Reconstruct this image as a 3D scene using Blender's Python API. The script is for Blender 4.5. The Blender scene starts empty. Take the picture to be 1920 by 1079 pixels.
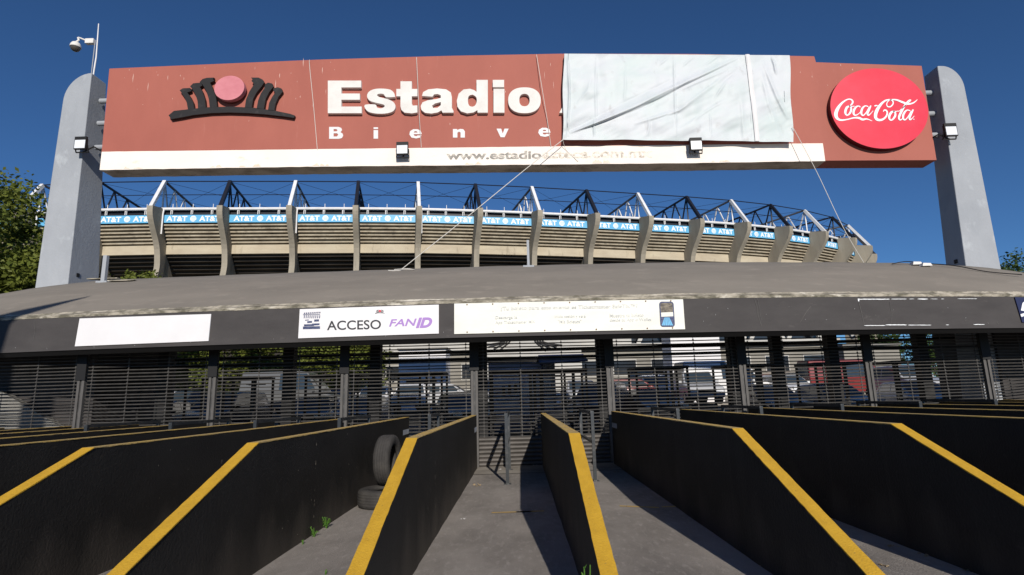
import bpy, bmesh, math, random
from mathutils import Vector, Matrix
random.seed(7)
S = bpy.context.scene
COL = S.collection
PI = math.pi
# ------------------------------------------------------------------ camera
F_PX, RHO, EYE = 1080.0, 0.0265, 1.6
_u, _v = (975 - 960) / F_PX, (539.5 - 747) / F_PX
_u1 = _u * math.cos(RHO) + _v * math.sin(RHO); _v1 = -_u * math.sin(RHO) + _v * math.cos(RHO)
TH = math.atan(-_v1); PSI = math.atan(_u1 * math.cos(TH))
def rotz(d):
    c, s = math.cos(PSI), math.sin(PSI)
    return Vector((d[0] * c - d[1] * s, d[0] * s + d[1] * c, d[2]))
right = Vector((1, 0, 0)); up = Vector((0, -math.sin(TH), math.cos(TH))); fwd = Vector((0, math.cos(TH), math.sin(TH)))
cR = rotz(right * math.cos(RHO) - up * math.sin(RHO)); cU = rotz(right * math.sin(RHO) + up * math.cos(RHO)); cF = rotz(fwd)
cam = bpy.data.cameras.new('camera'); camo = bpy.data.objects.new('camera', cam); COL.objects.link(camo)
camo.matrix_world = Matrix(((cR.x, cU.x, -cF.x, 0), (cR.y, cU.y, -cF.y, 0), (cR.z, cU.z, -cF.z, EYE), (0, 0, 0, 1)))
cam.sensor_width = 36; cam.lens = 36 * F_PX / 1920; cam.clip_end = 3000; cam.clip_start = 0.05
S.camera = camo
S.render.resolution_x = 1024; S.render.resolution_y = 575
EYEV = Vector((0, 0, EYE))
def ray(x, y): return cR * ((x - 960) / F_PX) + cU * ((539.5 - y) / F_PX) + cF
def onY(x, y, Y): r = ray(x, y); return EYEV + r * (Y / r.y)
def onZ(x, y, Z): r = ray(x, y); return EYEV + r * ((Z - EYE) / r.z)
# ------------------------------------------------------------------ light
SUN = Vector((0.53, -2.85, 1.23)).normalized()
elev = math.asin(SUN.z); azim = math.atan2(SUN.x, SUN.y)
W = bpy.data.worlds.new('World'); S.world = W; W.use_nodes = True
nt = W.node_tree; bg = nt.nodes['Background']
sky = nt.nodes.new('ShaderNodeTexSky'); sky.sky_type = 'NISHITA'; sky.sun_disc = False
sky.sun_elevation = elev; sky.sun_rotation = azim; sky.altitude = 2600; sky.air_density = 1.0; sky.dust_density = 0.25; sky.ozone_density = 3.0
tint = nt.nodes.new('ShaderNodeMix'); tint.data_type = 'RGBA'; tint.blend_type = 'MULTIPLY'; tint.inputs[0].default_value = 1
tint.inputs[7].default_value = (.50, .79, 1.06, 1)
nt.links.new(sky.outputs[0], tint.inputs[6]); nt.links.new(tint.outputs[2], bg.inputs[0]); bg.inputs[1].default_value = 0.085
sl = bpy.data.lights.new('sun', 'SUN'); sl.energy = 5.0; sl.angle = math.radians(0.53); sl.color = (1.0, 0.93, 0.83)
so = bpy.data.objects.new('sun', sl); COL.objects.link(so)
so.rotation_euler = SUN.to_track_quat('Z', 'Y').to_euler(); so.location = (10, -30, 30)
S.view_settings.view_transform = 'Standard'; S.view_settings.look = 'None'; S.view_settings.gamma = 1; S.view_settings.exposure = -0.12
# ------------------------------------------------------------------ materials
def mat(name, c1, c2=None, scale=(3, 3, 3), lo=0.4, hi=0.7, rough=0.8, metal=0.0, bump=0.0, bscale=40, detail=8, c3=None, s3=None, lo3=.6, hi3=.7, spec=0.3, trans=0):
    m = bpy.data.materials.new(name); m.use_nodes = True; t = m.node_tree; b = t.nodes['Principled BSDF']
    b.inputs['Roughness'].default_value = rough; b.inputs['Metallic'].default_value = metal
    b.inputs['Specular IOR Level'].default_value = spec
    b.inputs['Base Color'].default_value = (*c1, 1)
    tc = t.nodes.new('ShaderNodeTexCoord')
    def noise(sc, det, lo, hi):
        mp = t.nodes.new('ShaderNodeMapping'); mp.inputs['Scale'].default_value = sc
        t.links.new(tc.outputs['Object'], mp.inputs[0])
        n = t.nodes.new('ShaderNodeTexNoise'); n.inputs['Scale'].default_value = 1; n.inputs['Detail'].default_value = det
        n.inputs['Roughness'].default_value = .62
        t.links.new(mp.outputs[0], n.inputs['Vector'])
        r = t.nodes.new('ShaderNodeMapRange'); r.inputs[1].default_value = lo; r.inputs[2].default_value = hi
        t.links.new(n.outputs['Fac'], r.inputs[0]); return r.outputs[0]
    last = None
    if c2:
        mx = t.nodes.new('ShaderNodeMix'); mx.data_type = 'RGBA'
        mx.inputs[6].default_value = (*c1, 1); mx.inputs[7].default_value = (*c2, 1)
        t.links.new(noise(scale, detail, lo, hi), mx.inputs[0]); last = mx.outputs[2]
    if c3:
        mx = t.nodes.new('ShaderNodeMix'); mx.data_type = 'RGBA'
        if last: t.links.new(last, mx.inputs[6])
        else: mx.inputs[6].default_value = (*c1, 1)
        mx.inputs[7].default_value = (*c3, 1)
        t.links.new(noise(s3 or scale, 10, lo3, hi3), mx.inputs[0]); last = mx.outputs[2]
    if last: t.links.new(last, b.inputs['Base Color'])
    if bump:
        mp = noise((bscale, bscale, bscale), 4, 0, 1)
        bp = t.nodes.new('ShaderNodeBump'); bp.inputs['Strength'].default_value = bump; bp.inputs['Distance'].default_value = .02
        t.links.new(mp, bp.inputs['Height']); t.links.new(bp.outputs[0], b.inputs['Normal'])
    if trans:
        ts = t.nodes.new('ShaderNodeBsdfTranslucent'); ms = t.nodes.new('ShaderNodeMixShader'); ms.inputs[0].default_value = trans
        if last: t.links.new(last, ts.inputs[0])
        else: ts.inputs[0].default_value = (*c1, 1)
        out = t.nodes['Material Output']
        t.links.new(b.outputs[0], ms.inputs[1]); t.links.new(ts.outputs[0], ms.inputs[2]); t.links.new(ms.outputs[0], out.inputs[0])
    return m
M = {}
M['asphalt'] = mat('asphalt', (.06, .06, .06), (.09, .088, .085), (.6, .6, .6), bump=.3, bscale=60)
M['lane'] = mat('lane_concrete', (.315, .287, .262), (.17, .155, .142), (1.1, .55, 1), .38, .72, .9, bump=.6, bscale=55, c3=(.37, .34, .315), s3=(14, 5, 6), lo3=.52, hi3=.78)
M['lane2'] = mat('apron_concrete', (.31, .285, .25), (.19, .17, .15), (1.5, 1.5, 1), .4, .7, .9, bump=.3)
M['black0'] = mat('old_black_paint', (.0185, .0175, .0165), (.030, .027, .024), (1.2, .8, 2), .42, .72, .66, bump=.3, bscale=28, c3=(.06, .053, .046), s3=(14, 5, 16), lo3=.66, hi3=.82, spec=.22)
M['fascia'] = mat('fascia_paint', (.045, .041, .041), (.062, .057, .056), (.9, .9, 2.5), .35, .7, .75, bump=.2, bscale=20, c3=(.11, .10, .095), s3=(2.2, 2.2, 5), lo3=.64, hi3=.85)
M['yellow'] = mat('yellow_paint', (.60, .35, .028), (.50, .285, .022), (9, 5, 9), .4, .7, .7, bump=.4, bscale=60, c3=(.20, .14, .06), s3=(26, 18, 26), lo3=.66, hi3=.74)
M['yellow2'] = mat('worn_yellow_paint', (.58, .38, .085), (.46, .33, .14), (7, 3, 7), .35, .62, .85, bump=.4, bscale=60, c3=(.16, .12, .08), s3=(20, 12, 20), lo3=.58, hi3=.7)
M['roof'] = mat('roof_membrane', (.222, .20, .172), (.182, .165, .143), (.35, 1.2, 1), .35, .7, .9, bump=.3, bscale=10, c3=(.275, .245, .21), s3=(1.3, 3.5, 2), lo3=.55, hi3=.8)
M['edge'] = mat('flaking_mortar', (.42, .38, .31), (.13, .12, .09), (3.2, 5, 8), .40, .62, .95, bump=.6, bscale=12, c3=(.62, .58, .5), s3=(1.5, 6, 5), lo3=.58, hi3=.66)
M['pillar'] = mat('grey_plaster', (.355, .375, .405), (.285, .305, .335), (.8, .8, .5), .35, .7, .85, bump=.35, bscale=14, c3=(.44, .47, .50), s3=(2.5, 2.5, 1.6), lo3=.58, hi3=.8)
M['red'] = mat('red_painted_panel', (.375, .117, .087), (.335, .102, .076), (.8, .8, .35), .35, .7, .7, bump=.15, bscale=9, c3=(.42, .16, .125), s3=(5, 5, .8), lo3=.62, hi3=.85)
M['cream'] = mat('cream_band_paint', (.86, .785, .72), (.82, .74, .67), (.7, .7, 1.2), .4, .7, .8, bump=.1, c3=(.62, .38, .20), s3=(1.4, 1.4, 4.0), lo3=.62, hi3=.85)
M['soffit'] = mat('dirty_soffit', (.55, .48, .40), (.30, .25, .20), (1.4, 2, 1.4), .45, .68, .9, bump=.3)
M['white_letter'] = mat('white_letter', (.72, .70, .67), (.62, .60, .57), (2, 2, 2), .4, .7, .6)
M['emblem'] = mat('black_emblem', (.016, .015, .016), (.05, .045, .045), (5, 5, 5), .55, .8, .6)
M['ball'] = mat('pink_disc', (.60, .22, .25), (.52, .17, .20), (2, 2, 3), .35, .7, .6)
M['disc'] = mat('glossy_red_disc', (.68, .028, .055), (.72, .06, .10), (.5, .5, .5), .4, .8, .28, spec=.5)
M['disc_side'] = mat('disc_rim', (.10, .004, .010), rough=.5)
M['white'] = mat('white_vinyl', (.70, .69, .70), (.66, .65, .66), (2, 2, 2), .4, .8, .5)
M['banner'] = mat('banner_vinyl', (.72, .72, .66), (.64, .64, .585), (1, 1, 3), .4, .7, .55)
M['tarp'] = mat('tarp_sheet', (.60, .63, .665), (.55, .625, .63), (.5, .5, .8), .42, .62, .5, bump=.05, bscale=16, c3=(.38, .375, .37), s3=(2.6, 1, 1.6), lo3=.60, hi3=.86, trans=.06)
M['rope'] = mat('white_rope', (.62, .60, .56), rough=.9)
M['metal_dark'] = mat('dark_metal', (.06, .06, .062), (.10, .098, .095), (8, 8, 8), .45, .7, .45, metal=.3)
M['grille'] = mat('grille_metal', (.066, .063, .06), (.04, .038, .036), (5, 5, 5), .4, .7, .6)
M['post'] = mat('post_metal', (.105, .10, .097), (.07, .067, .064), (6, 6, 2), .4, .7, .6)
M['rail'] = mat('rail_metal', (.055, .06, .065), (.12, .12, .12), (6, 6, 6), .5, .7, .35, metal=.5)
M['blackm'] = mat('matt_black', (.012, .012, .013), rough=.6)
M['glassw'] = mat('lamp_glass', (.75, .78, .82), rough=.18, spec=.6)
M['steel_w'] = mat('white_steel', (.72, .72, .73), (.62, .62, .62), (1, 1, 1), rough=.5)
M['steel_g'] = mat('grey_steel', (.09, .09, .095), rough=.6)
M['steel_b'] = mat('black_steel', (.012, .013, .02), rough=.5)
M['concrete'] = mat('stadium_concrete', (.33, .295, .235), (.25, .225, .18), (.6, .6, .12), .35, .68, .9, bump=.3, bscale=2, c3=(.13, .12, .10), s3=(1.6, 1.6, .22), lo3=.60, hi3=.78)
M['beam'] = mat('stadium_beam', (.50, .44, .33), (.40, .34, .25), (.25, .25, .8), .35, .7, .9, c3=(.27, .23, .17), s3=(1.1, 1.1, .3), lo3=.60, hi3=.75)
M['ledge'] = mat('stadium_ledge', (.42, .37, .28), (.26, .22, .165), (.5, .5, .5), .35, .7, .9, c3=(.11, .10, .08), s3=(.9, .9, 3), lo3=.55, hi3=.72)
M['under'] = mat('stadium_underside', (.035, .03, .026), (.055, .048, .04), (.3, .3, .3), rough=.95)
M['blue'] = mat('blue_panel', (.115, .40, .66), (.13, .44, .70), (.3, .3, .3), rough=.45)
M['white_ink'] = mat('white_ink', (.82, .84, .86), rough=.5)
M['dark_ink'] = mat('dark_ink', (.035, .035, .042), rough=.6)
M['faint_ink'] = mat('faint_ink', (.60, .605, .58), rough=.7)
M['grey_ink'] = mat('faded_grey_ink', (.27, .255, .235), (.66, .61, .54), (3.2, 1, 5), .48, .62, rough=.8)
M['grey_ink2'] = mat('almost_gone_ink', (.45, .40, .34), (.79, .73, .65), (4.5, 1, 7), .40, .54, rough=.8)
M['purple'] = mat('purple_ink', (.34, .20, .50), rough=.6)
M['navy'] = mat('navy_ink', (.03, .04, .10), (.10, .12, .22), (20, 20, 30), rough=.6)
M['red_ink'] = mat('red_ink', (.55, .03, .05), rough=.6)
M['bark'] = mat('bark', (.07, .055, .04), (.12, .10, .08), (3, 3, 1), rough=.9, bump=.5, bscale=8)
M['leaf_a'] = mat('leaf_yellow_green', (.17, .19, .032), (.11, .145, .026), (.7, .7, .7), .35, .65, .6, trans=.3)
M['leaf_b'] = mat('leaf_dark_green', (.045, .08, .022), (.07, .11, .028), (.5, .5, .5), .35, .65, .6, trans=.2)
M['weed'] = mat('weed_leaf', (.10, .24, .04), (.16, .30, .05), (20, 20, 20), rough=.6, trans=.3)
M['dry'] = mat('dry_leaf', (.25, .17, .09), (.40, .33, .22), (30, 30, 30), rough=.9)
M['rubber'] = mat('tyre_rubber', (.036, .034, .033), (.06, .056, .052), (5, 5, 5), .4, .7, .8, bump=.3, bscale=20)
M['glass_dark'] = mat('car_glass', (.03, .045, .06), rough=.08, spec=.7)
M['chrome'] = mat('chrome', (.6, .6, .6), rough=.25, metal=.9)
M['wall_light'] = mat('light_facade', (.27, .255, .225), (.20, .19, .165), (.4, .4, .4), rough=.85)
M['wall_white'] = mat('white_facade', (.48, .47, .44), (.37, .36, .34), (.4, .4, .4), rough=.8)
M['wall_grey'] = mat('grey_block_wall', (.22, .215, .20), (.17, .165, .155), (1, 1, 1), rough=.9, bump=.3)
M['window'] = mat('dark_window', (.02, .024, .03), rough=.15, spec=.6)
M['screen_blue'] = mat('blue_banner', (.50, .50, .50), (.55, .55, .55), (.5, .5, .5), rough=.6)
M['navy2'] = mat('navy_banner', (.018, .025, .075), rough=.6)
def dusty(name, paint, speck, dust, foot=.55):
    m = mat(name, paint, tuple(c * 1.5 for c in paint), (1.1, .7, 1.6), .4, .75, .62, bump=.4, bscale=34, c3=speck, s3=(16, 5, 18), lo3=.63, hi3=.84, spec=.2)
    t = m.node_tree; b = t.nodes['Principled BSDF']; src = b.inputs['Base Color'].links[0].from_socket
    tc = t.nodes['Texture Coordinate']; sp = t.nodes.new('ShaderNodeSeparateXYZ'); t.links.new(tc.outputs['Object'], sp.inputs[0])
    def no(sc, det):
        mp = t.nodes.new('ShaderNodeMapping'); mp.inputs['Scale'].default_value = sc; t.links.new(tc.outputs['Object'], mp.inputs[0])
        n = t.nodes.new('ShaderNodeTexNoise'); n.inputs['Scale'].default_value = 1; n.inputs['Detail'].default_value = det; t.links.new(mp.outputs[0], n.inputs['Vector']); return n.outputs['Fac']
    def ma(op, a, c):
        q = t.nodes.new('ShaderNodeMath'); q.operation = op; q.use_clamp = True
        for i, x in enumerate((a, c)):
            if isinstance(x, (int, float)): q.inputs[i].default_value = x
            else: t.links.new(x, q.inputs[i])
        return q.outputs[0]
    # rain-splashed dust at the foot, its upper edge uneven, and thin vertical run marks
    edge = t.nodes.new('ShaderNodeMath'); edge.operation = 'MULTIPLY_ADD'; t.links.new(no((1, 1.7, .6), 6), edge.inputs[0]); edge.inputs[1].default_value = .9 * foot * 2; edge.inputs[2].default_value = -.25 * foot * 2
    d = t.nodes.new('ShaderNodeMath'); d.operation = 'SUBTRACT'; t.links.new(edge.outputs[0], d.inputs[0]); t.links.new(sp.outputs['Z'], d.inputs[1])
    mr = t.nodes.new('ShaderNodeMapRange'); mr.inputs[1].default_value = -.15; mr.inputs[2].default_value = .5; t.links.new(d.outputs[0], mr.inputs[0])
    runs = t.nodes.new('ShaderNodeMapRange'); runs.inputs[1].default_value = .60; runs.inputs[2].default_value = .80; t.links.new(no((9, 9, .35), 5), runs.inputs[0])
    f = ma('ADD', ma('MULTIPLY', mr.outputs[0], .75), ma('MULTIPLY', runs.outputs[0], .14))
    mx = t.nodes.new('ShaderNodeMix'); mx.data_type = 'RGBA'; t.links.new(f, mx.inputs[0]); t.links.new(src, mx.inputs[6]); mx.inputs[7].default_value = (*dust, 1); t.links.new(mx.outputs[2], b.inputs['Base Color'])
    return m
M['black'] = dusty('black_paint', (.0165, .0155, .0145), (.055, .049, .042), (.085, .073, .062), .7)
# ------------------------------------------------------------------ mesh builder
class MB:
    def __init__(s): s.v = []; s.f = []; s.mi = []; s.cur = 0
    def add(s, vs, fs):
        o = len(s.v); s.v += [tuple(p) for p in vs]
        for f in fs: s.f.append([i + o for i in f]); s.mi.append(s.cur)
        return s
    def box(s, a, b):
        (x0, y0, z0), (x1, y1, z1) = a, b
        v = [(x0, y0, z0), (x1, y0, z0), (x1, y1, z0), (x0, y1, z0), (x0, y0, z1), (x1, y0, z1), (x1, y1, z1), (x0, y1, z1)]
        return s.hexa(v)
    def hexa(s, v):   # bottom 4 ccw, top 4 ccw
        return s.add(v, [(0, 3, 2, 1), (4, 5, 6, 7), (0, 1, 5, 4), (1, 2, 6, 5), (2, 3, 7, 6), (3, 0, 4, 7)])
    def beam(s, p, q, w, h, upv=(0, 0, 1)):
        p, q = Vector(p), Vector(q); d = (q - p).normalized(); u = Vector(upv)
        if abs(d.dot(u)) > .98: u = Vector((0, 1, 0))
        r = d.cross(u).normalized() * w / 2; t = r.cross(d).normalized() * h / 2
        v = [p - r - t, q - r - t, q + r - t, p + r - t, p - r + t, q - r + t, q + r + t, p + r + t]
        return s.hexa([v[3], v[2], v[1], v[0], v[7], v[6], v[5], v[4]])
    def tube(s, pts, r, n=8, r2=None, cap=True):
        pts = [Vector(p) for p in pts]; rings = []; k = len(pts); prev = None
        for i, p in enumerate(pts):
            d = (pts[min(i + 1, k - 1)] - pts[max(i - 1, 0)]).normalized()
            if prev is None:
                a = Vector((0, 0, 1)) if abs(d.z) < .9 else Vector((1, 0, 0)); x = d.cross(a).normalized()
            else: x = (prev - d * prev.dot(d)).normalized()
            prev = x; y = d.cross(x); rr = r if r2 is None else r + (r2 - r) * i / (k - 1)
            rings.append([p + (x * math.cos(2 * PI * j / n) + y * math.sin(2 * PI * j / n)) * rr for j in range(n)])
        vs = [p for R in rings for p in R]
        fs = [(i * n + j, i * n + (j + 1) % n, (i + 1) * n + (j + 1) % n, (i + 1) * n + j) for i in range(k - 1) for j in range(n)]
        if cap: fs += [tuple(range(n))[::-1], tuple((k - 1) * n + j for j in range(n))]
        return s.add(vs, fs)
    def prism(s, poly, fn):   # poly: 2-D outline; fn(u, v, w) w in {0,1} maps to 3-D
        n = len(poly); a = [fn(u, v, 0) for u, v in poly]; b = [fn(u, v, 1) for u, v in poly]
        return s.add(a + b, [tuple(range(n)), tuple(range(n, 2 * n))[::-1]] + [(i, n + i, n + (i + 1) % n, (i + 1) % n) for i in range(n)])
    def lathe(s, prof, c, ax, n=28):   # prof (r, h)
        c = Vector(c); ax = Vector(ax).normalized(); a = Vector((0, 0, 1)) if abs(ax.z) < .9 else Vector((1, 0, 0))
        x = ax.cross(a).normalized(); y = ax.cross(x); k = len(prof); vs = []
        for r, h in prof:
            for j in range(n): vs.append(c + ax * h + (x * math.cos(2 * PI * j / n) + y * math.sin(2 * PI * j / n)) * r)
        return s.add(vs, [(i * n + j, i * n + (j + 1) % n, (i + 1) * n + (j + 1) % n, (i + 1) * n + j) for i in range(k - 1) for j in range(n)])
    def grid(s, nu, nv, fn):
        vs = [fn(i / nu, j / nv) for j in range(nv + 1) for i in range(nu + 1)]
        return s.add(vs, [(j * (nu + 1) + i, j * (nu + 1) + i + 1, (j + 1) * (nu + 1) + i + 1, (j + 1) * (nu + 1) + i) for j in range(nv) for i in range(nu)])
    def build(s, name, mats, parent=None, smooth=False, base=None, fix=True):
        if not isinstance(mats, (list, tuple)): mats = [mats]
        if parent is not None:
            o = Vector((0, 0, 0)); p = parent
            while p is not None: o += p.location; p = p.parent
        elif base is not None: o = Vector(base)
        else:
            xs, ys, zs = zip(*s.v); o = Vector(((min(xs) + max(xs)) / 2, (min(ys) + max(ys)) / 2, min(zs)))
        me = bpy.data.meshes.new(name); me.from_pydata([tuple(Vector(p) - o) for p in s.v], [], s.f)
        for m in mats: me.materials.append(m)
        for p, i in zip(me.polygons, s.mi): p.material_index = i; p.use_smooth = smooth
        if fix:
            bm = bmesh.new(); bm.from_mesh(me); bmesh.ops.recalc_face_normals(bm, faces=bm.faces); bm.to_mesh(me); bm.free()
        me.update()
        ob = bpy.data.objects.new(name, me); COL.objects.link(ob)
        if parent is not None: ob.parent = parent
        else: ob.location = o
        return ob
def tag(o, label=None, cat=None, group=None, kind=None):
    if label: o['label'] = label
    if cat: o['category'] = cat
    if group: o['group'] = group
    if kind: o['kind'] = kind
    return o
def thing(name, loc, label, cat, group=None):
    o = bpy.data.objects.new(name, None); COL.objects.link(o); o.location = loc; o.empty_display_size = .3
    return tag(o, label, cat, group)
_KIDS = {}
def copy_tree(src, loc=None, parent=None, rz=0):
    o = src.copy(); COL.objects.link(o); o.parent = parent
    if loc is not None: o.location = loc
    if rz: o.rotation_euler.z = rz
    for k in [c for c in bpy.data.objects if c.parent == src]: copy_tree(k, None, o)
    return o
def bevel(o, w=.01, seg=2):
    m = o.modifiers.new('bevel', 'BEVEL'); m.width = w; m.segments = seg; m.limit_method = 'ANGLE'; m.angle_limit = math.radians(40)
# ------------------------------------------------------------------ lettering
_G = {}
def glyph(text, off=0.0, shear=0.0, res=6):
    key = (text, off, shear)
    if key in _G: return _G[key]
    c = bpy.data.curves.new('lettering', 'FONT'); c.body = text; c.size = 1; c.offset = off; c.shear = shear; c.resolution_u = res; c.extrude = .5
    o = bpy.data.objects.new('lettering', c); COL.objects.link(o)
    dg = bpy.context.evaluated_depsgraph_get(); dg.update()
    me = bpy.data.meshes.new_from_object(o.evaluated_get(dg))
    vs = [v.co.copy() for v in me.vertices]; fs = [tuple(p.vertices) for p in me.polygons]
    bpy.data.objects.remove(o); bpy.data.curves.remove(c); bpy.data.meshes.remove(me)
    x0 = min(v.x for v in vs); x1 = max(v.x for v in vs); y0 = min(v.y for v in vs); y1 = max(v.y for v in vs)
    vs = [((v.x - x0) / (x1 - x0), (v.y - y0) / (y1 - y0), v.z + .5) for v in vs]
    _G[key] = (vs, fs, (x1 - x0) / (y1 - y0)); return _G[key]
def put_text(mb, text, fn, off=0.0, shear=0.0):   # fn(u, v, w)
    vs, fs, _ = glyph(text, off, shear); mb.add([fn(*p) for p in vs], fs)
def spline(pts, n=6):
    out = []; k = len(pts)
    for i in range(k - 1):
        p0, p1, p2, p3 = pts[max(i - 1, 0)], pts[i], pts[i + 1], pts[min(i + 2, k - 1)]
        for j in range(n):
            t = j / n
            out.append(tuple(.5 * (2 * b + (c - a) * t + (2 * a - 5 * b + 4 * c - d) * t * t + (3 * b - a - 3 * c + d) * t ** 3) for a, b, c, d in zip(p0, p1, p2, p3)))
    out.append(tuple(pts[-1])); return out
# ================================================================== SETTING
g = MB(); g.box((-900, -300, -1), (900, 1500, 0)); tag(g.build('ground', M['asphalt'], base=(0, 0, 0)), kind='structure')
WX = [-12.15, -10.57, -8.99, -7.41, -5.83, -4.246, -2.669, -1.104, .544, 2.253, 3.959, 5.67, 7.38, 9.09, 10.8, 12.5]
def gate_y(x): return 14.4 + .07 * x + .003 * x * x
def kink_y(x): return 6.05 + .062 * x
g = MB()
nx = 60
g.grid(nx, 1, lambda a, b: (-16 + 34 * a, .2 if b == 0 else gate_y(-16 + 34 * a) - 1.4, .004))
tag(g.build('lane_pavement', M['lane'], base=(0, 0, 0)), kind='structure')
g = MB(); g.grid(nx, 1, lambda a, b: (-16 + 34 * a, gate_y(-16 + 34 * a) - 1.39 if b == 0 else 22, .012))
tag(g.build('gate_apron', M['lane2'], base=(0, 0, 0)), kind='structure')
# raised car park behind the gates
g = MB(); g.box((-60, 30.5, .4), (60, 43, 1.05)); tag(g.build('upper_car_park', M['lane2'], base=(0, 30.5, 0)), kind='structure')
g = MB(); g.box((-60, 21.0, 0), (60, 43, .42)); o = g.build('car_park', M['asphalt'], base=(0, 21, 0)); tag(o, kind='structure')
# faded yellow line across the lanes
g = MB()
for x0, x1 in ((-.45, .12), (2.0, 2.4), (-.1, .30)): g.add([(x0, 8.65 + x0 * .05, .009), (x1, 8.65 + x1 * .05, .009), (x1, 8.72 + x1 * .05, .009), (x0, 8.72 + x0 * .05, .009)], [(0, 1, 2, 3)])
for x0, x1 in ((1.42, 1.95),): g.add([(x0, 8.9, .009), (x1, 8.7, .009), (x1, 8.78, .009), (x0, 8.98, .009)], [(0, 1, 2, 3)])
tag(g.build('faded_road_marking', M['yellow2'], base=(0, 8.6, 0)), kind='structure')
# ================================================================== LANE WALLS
def wall_label(i):
    x = WX[i]
    if i == 7: return 'black lane wall with yellow slope just right of the two old tyres'
    if i == 8: return 'black lane wall with yellow slope in the middle, between the two nearest handrails'
    if i < 7:
        n = ['', 'second', 'third', 'fourth', 'fifth', 'sixth', 'seventh', 'eighth'][7 - i + 0]
        if i == 6: return 'black lane wall with yellow top directly left of the two old tyres'
        return '%s black yellow-topped lane wall counted leftwards from the tyres' % ['', 'first', 'second', 'third', 'fourth', 'fifth', 'sixth', 'seventh'][7 - i]
    return '%s black yellow-topped lane wall right of the middle one' % ['', 'first', 'second', 'third', 'fourth', 'fifth', 'sixth', 'seventh'][i - 8]
HW = 1.23
for i, x in enumerate(WX):
    ky = kink_y(x); ge = gate_y(x) - (.28 if i not in (6,) else .4); y0 = ky - HW / .37; t = .054
    root = thing('lane_wall', (x, y0, 0), wall_label(i), 'wall', 'black and yellow walls dividing the entry lanes')
    b = MB(); nseg = 26
    # side faces with slight unevenness
    def prof(s):   # s along length
        y = y0 + s * (ge - y0); z = min(HW, (y - y0) * .37) ; return y, z
    ys = sorted(set([y0 + .02, ky] + [y0 + (ge - y0) * k / nseg for k in range(1, nseg)] + [ge]))
    rnd = [random.uniform(-.004, .004) for _ in ys]
    top = [(y, min(HW, (y - y0) * .37)) for y in ys]
    vs = []; fs = []
    for k, (y, z) in enumerate(top):
        vs += [(x - t + rnd[k], y, 0), (x - t + rnd[k], y, z), (x + t + rnd[k], y, z), (x + t + rnd[k], y, 0)]
    for k in range(len(top) - 1):
        a = 4 * k
        for j in range(3): fs.append((a + j, a + j + 1, a + 5 + j, a + 4 + j))
    fs += [(0, 1, 2, 3), (len(vs) - 4, len(vs) - 1, len(vs) - 2, len(vs) - 3)]
    b.add(vs, fs); b.build('wall_body', M['black'], root)
    c = MB()
    yy = []; y = y0 + .02
    while y < ky: yy.append(y); y += .07
    yy.append(ky)
    nf = len(yy)
    y = ky + .1
    while y < ge: yy.append(y); y += .12
    yy.append(ge + .002)
    e = [(random.uniform(-.0022, .002), random.uniform(-.002, .0022)) for _ in yy]
    vs = []; fs = []
    dn = .010
    for k, y in enumerate(yy):
        z = min(HW, (y - y0) * .37) + .005; l = x - t - .004 + e[k][0]; r = x + t + .004 + e[k][1]
        vs += [(l, y, z - dn + e[k][0] * 1.5), (l, y, z), (r, y, z), (r, y, z - dn + e[k][1] * 1.5)]
    for k in range(len(yy) - 1):
        a = 4 * k
        for j in range(3):
            fs.append((a + j, a + j + 1, a + 5 + j, a + 4 + j))
    o0 = len(c.f); c.add(vs, fs); c.add([vs[0], vs[1], vs[2], vs[3]], [(0, 1, 2, 3)]); c.add(vs[-4:], [(0, 1, 2, 3)])
    for k in range((nf - 1) * 3, (len(yy) - 1) * 3): c.mi[k] = 1
    c.build('yellow_stripe', [M['yellow'], M['yellow2']], root)
    if i in (6, 7, 9):
        s = 1 if i < 8 else -1
        q = MB(); xx = x + s * (t + .006)
        q.add([(xx, ge - .75, .86), (xx, ge - .05, .86), (xx, ge - .05, .97), (xx, ge - .75, .97)], [(0, 1, 2, 3)])
        q.build('reflective_strip', mat('reflective_tape', (.42, .45, .5), (.3, .32, .36), (8, 8, 8)), root)
random.seed(21)
for wi, yj in ((6, 7.55), (5, 8.3), (7, 7.2)):
    b = MB(); xw = WX[wi] + .054 + .0065; z = .1
    while z < 1.18:
        h_ = random.uniform(.01, .06); 
        if random.random() < .6: b.add([(xw, yj - .006, z), (xw, yj + .005 + random.uniform(0, .006), z + .01), (xw, yj + .004, z + h_), (xw, yj - .004, z + h_)], [(0, 1, 2, 3)])
        z += h_ + random.uniform(.02, .12)
    rt = [o for o in bpy.data.objects if o.parent is None and o.get('label') == wall_label(wi)][0]
    for _ in range(30):
        yy = random.uniform(6.4, 12.5); zz = random.uniform(.05, 1.15); r_ = random.uniform(.003, .008); b.add([(xw, yy - r_, zz), (xw, yy, zz - r_), (xw, yy + r_, zz), (xw, yy, zz + r_ * 1.6)], [(0, 1, 2, 3)])
    b.build('paint_specks', M['edge'], rt)
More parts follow.
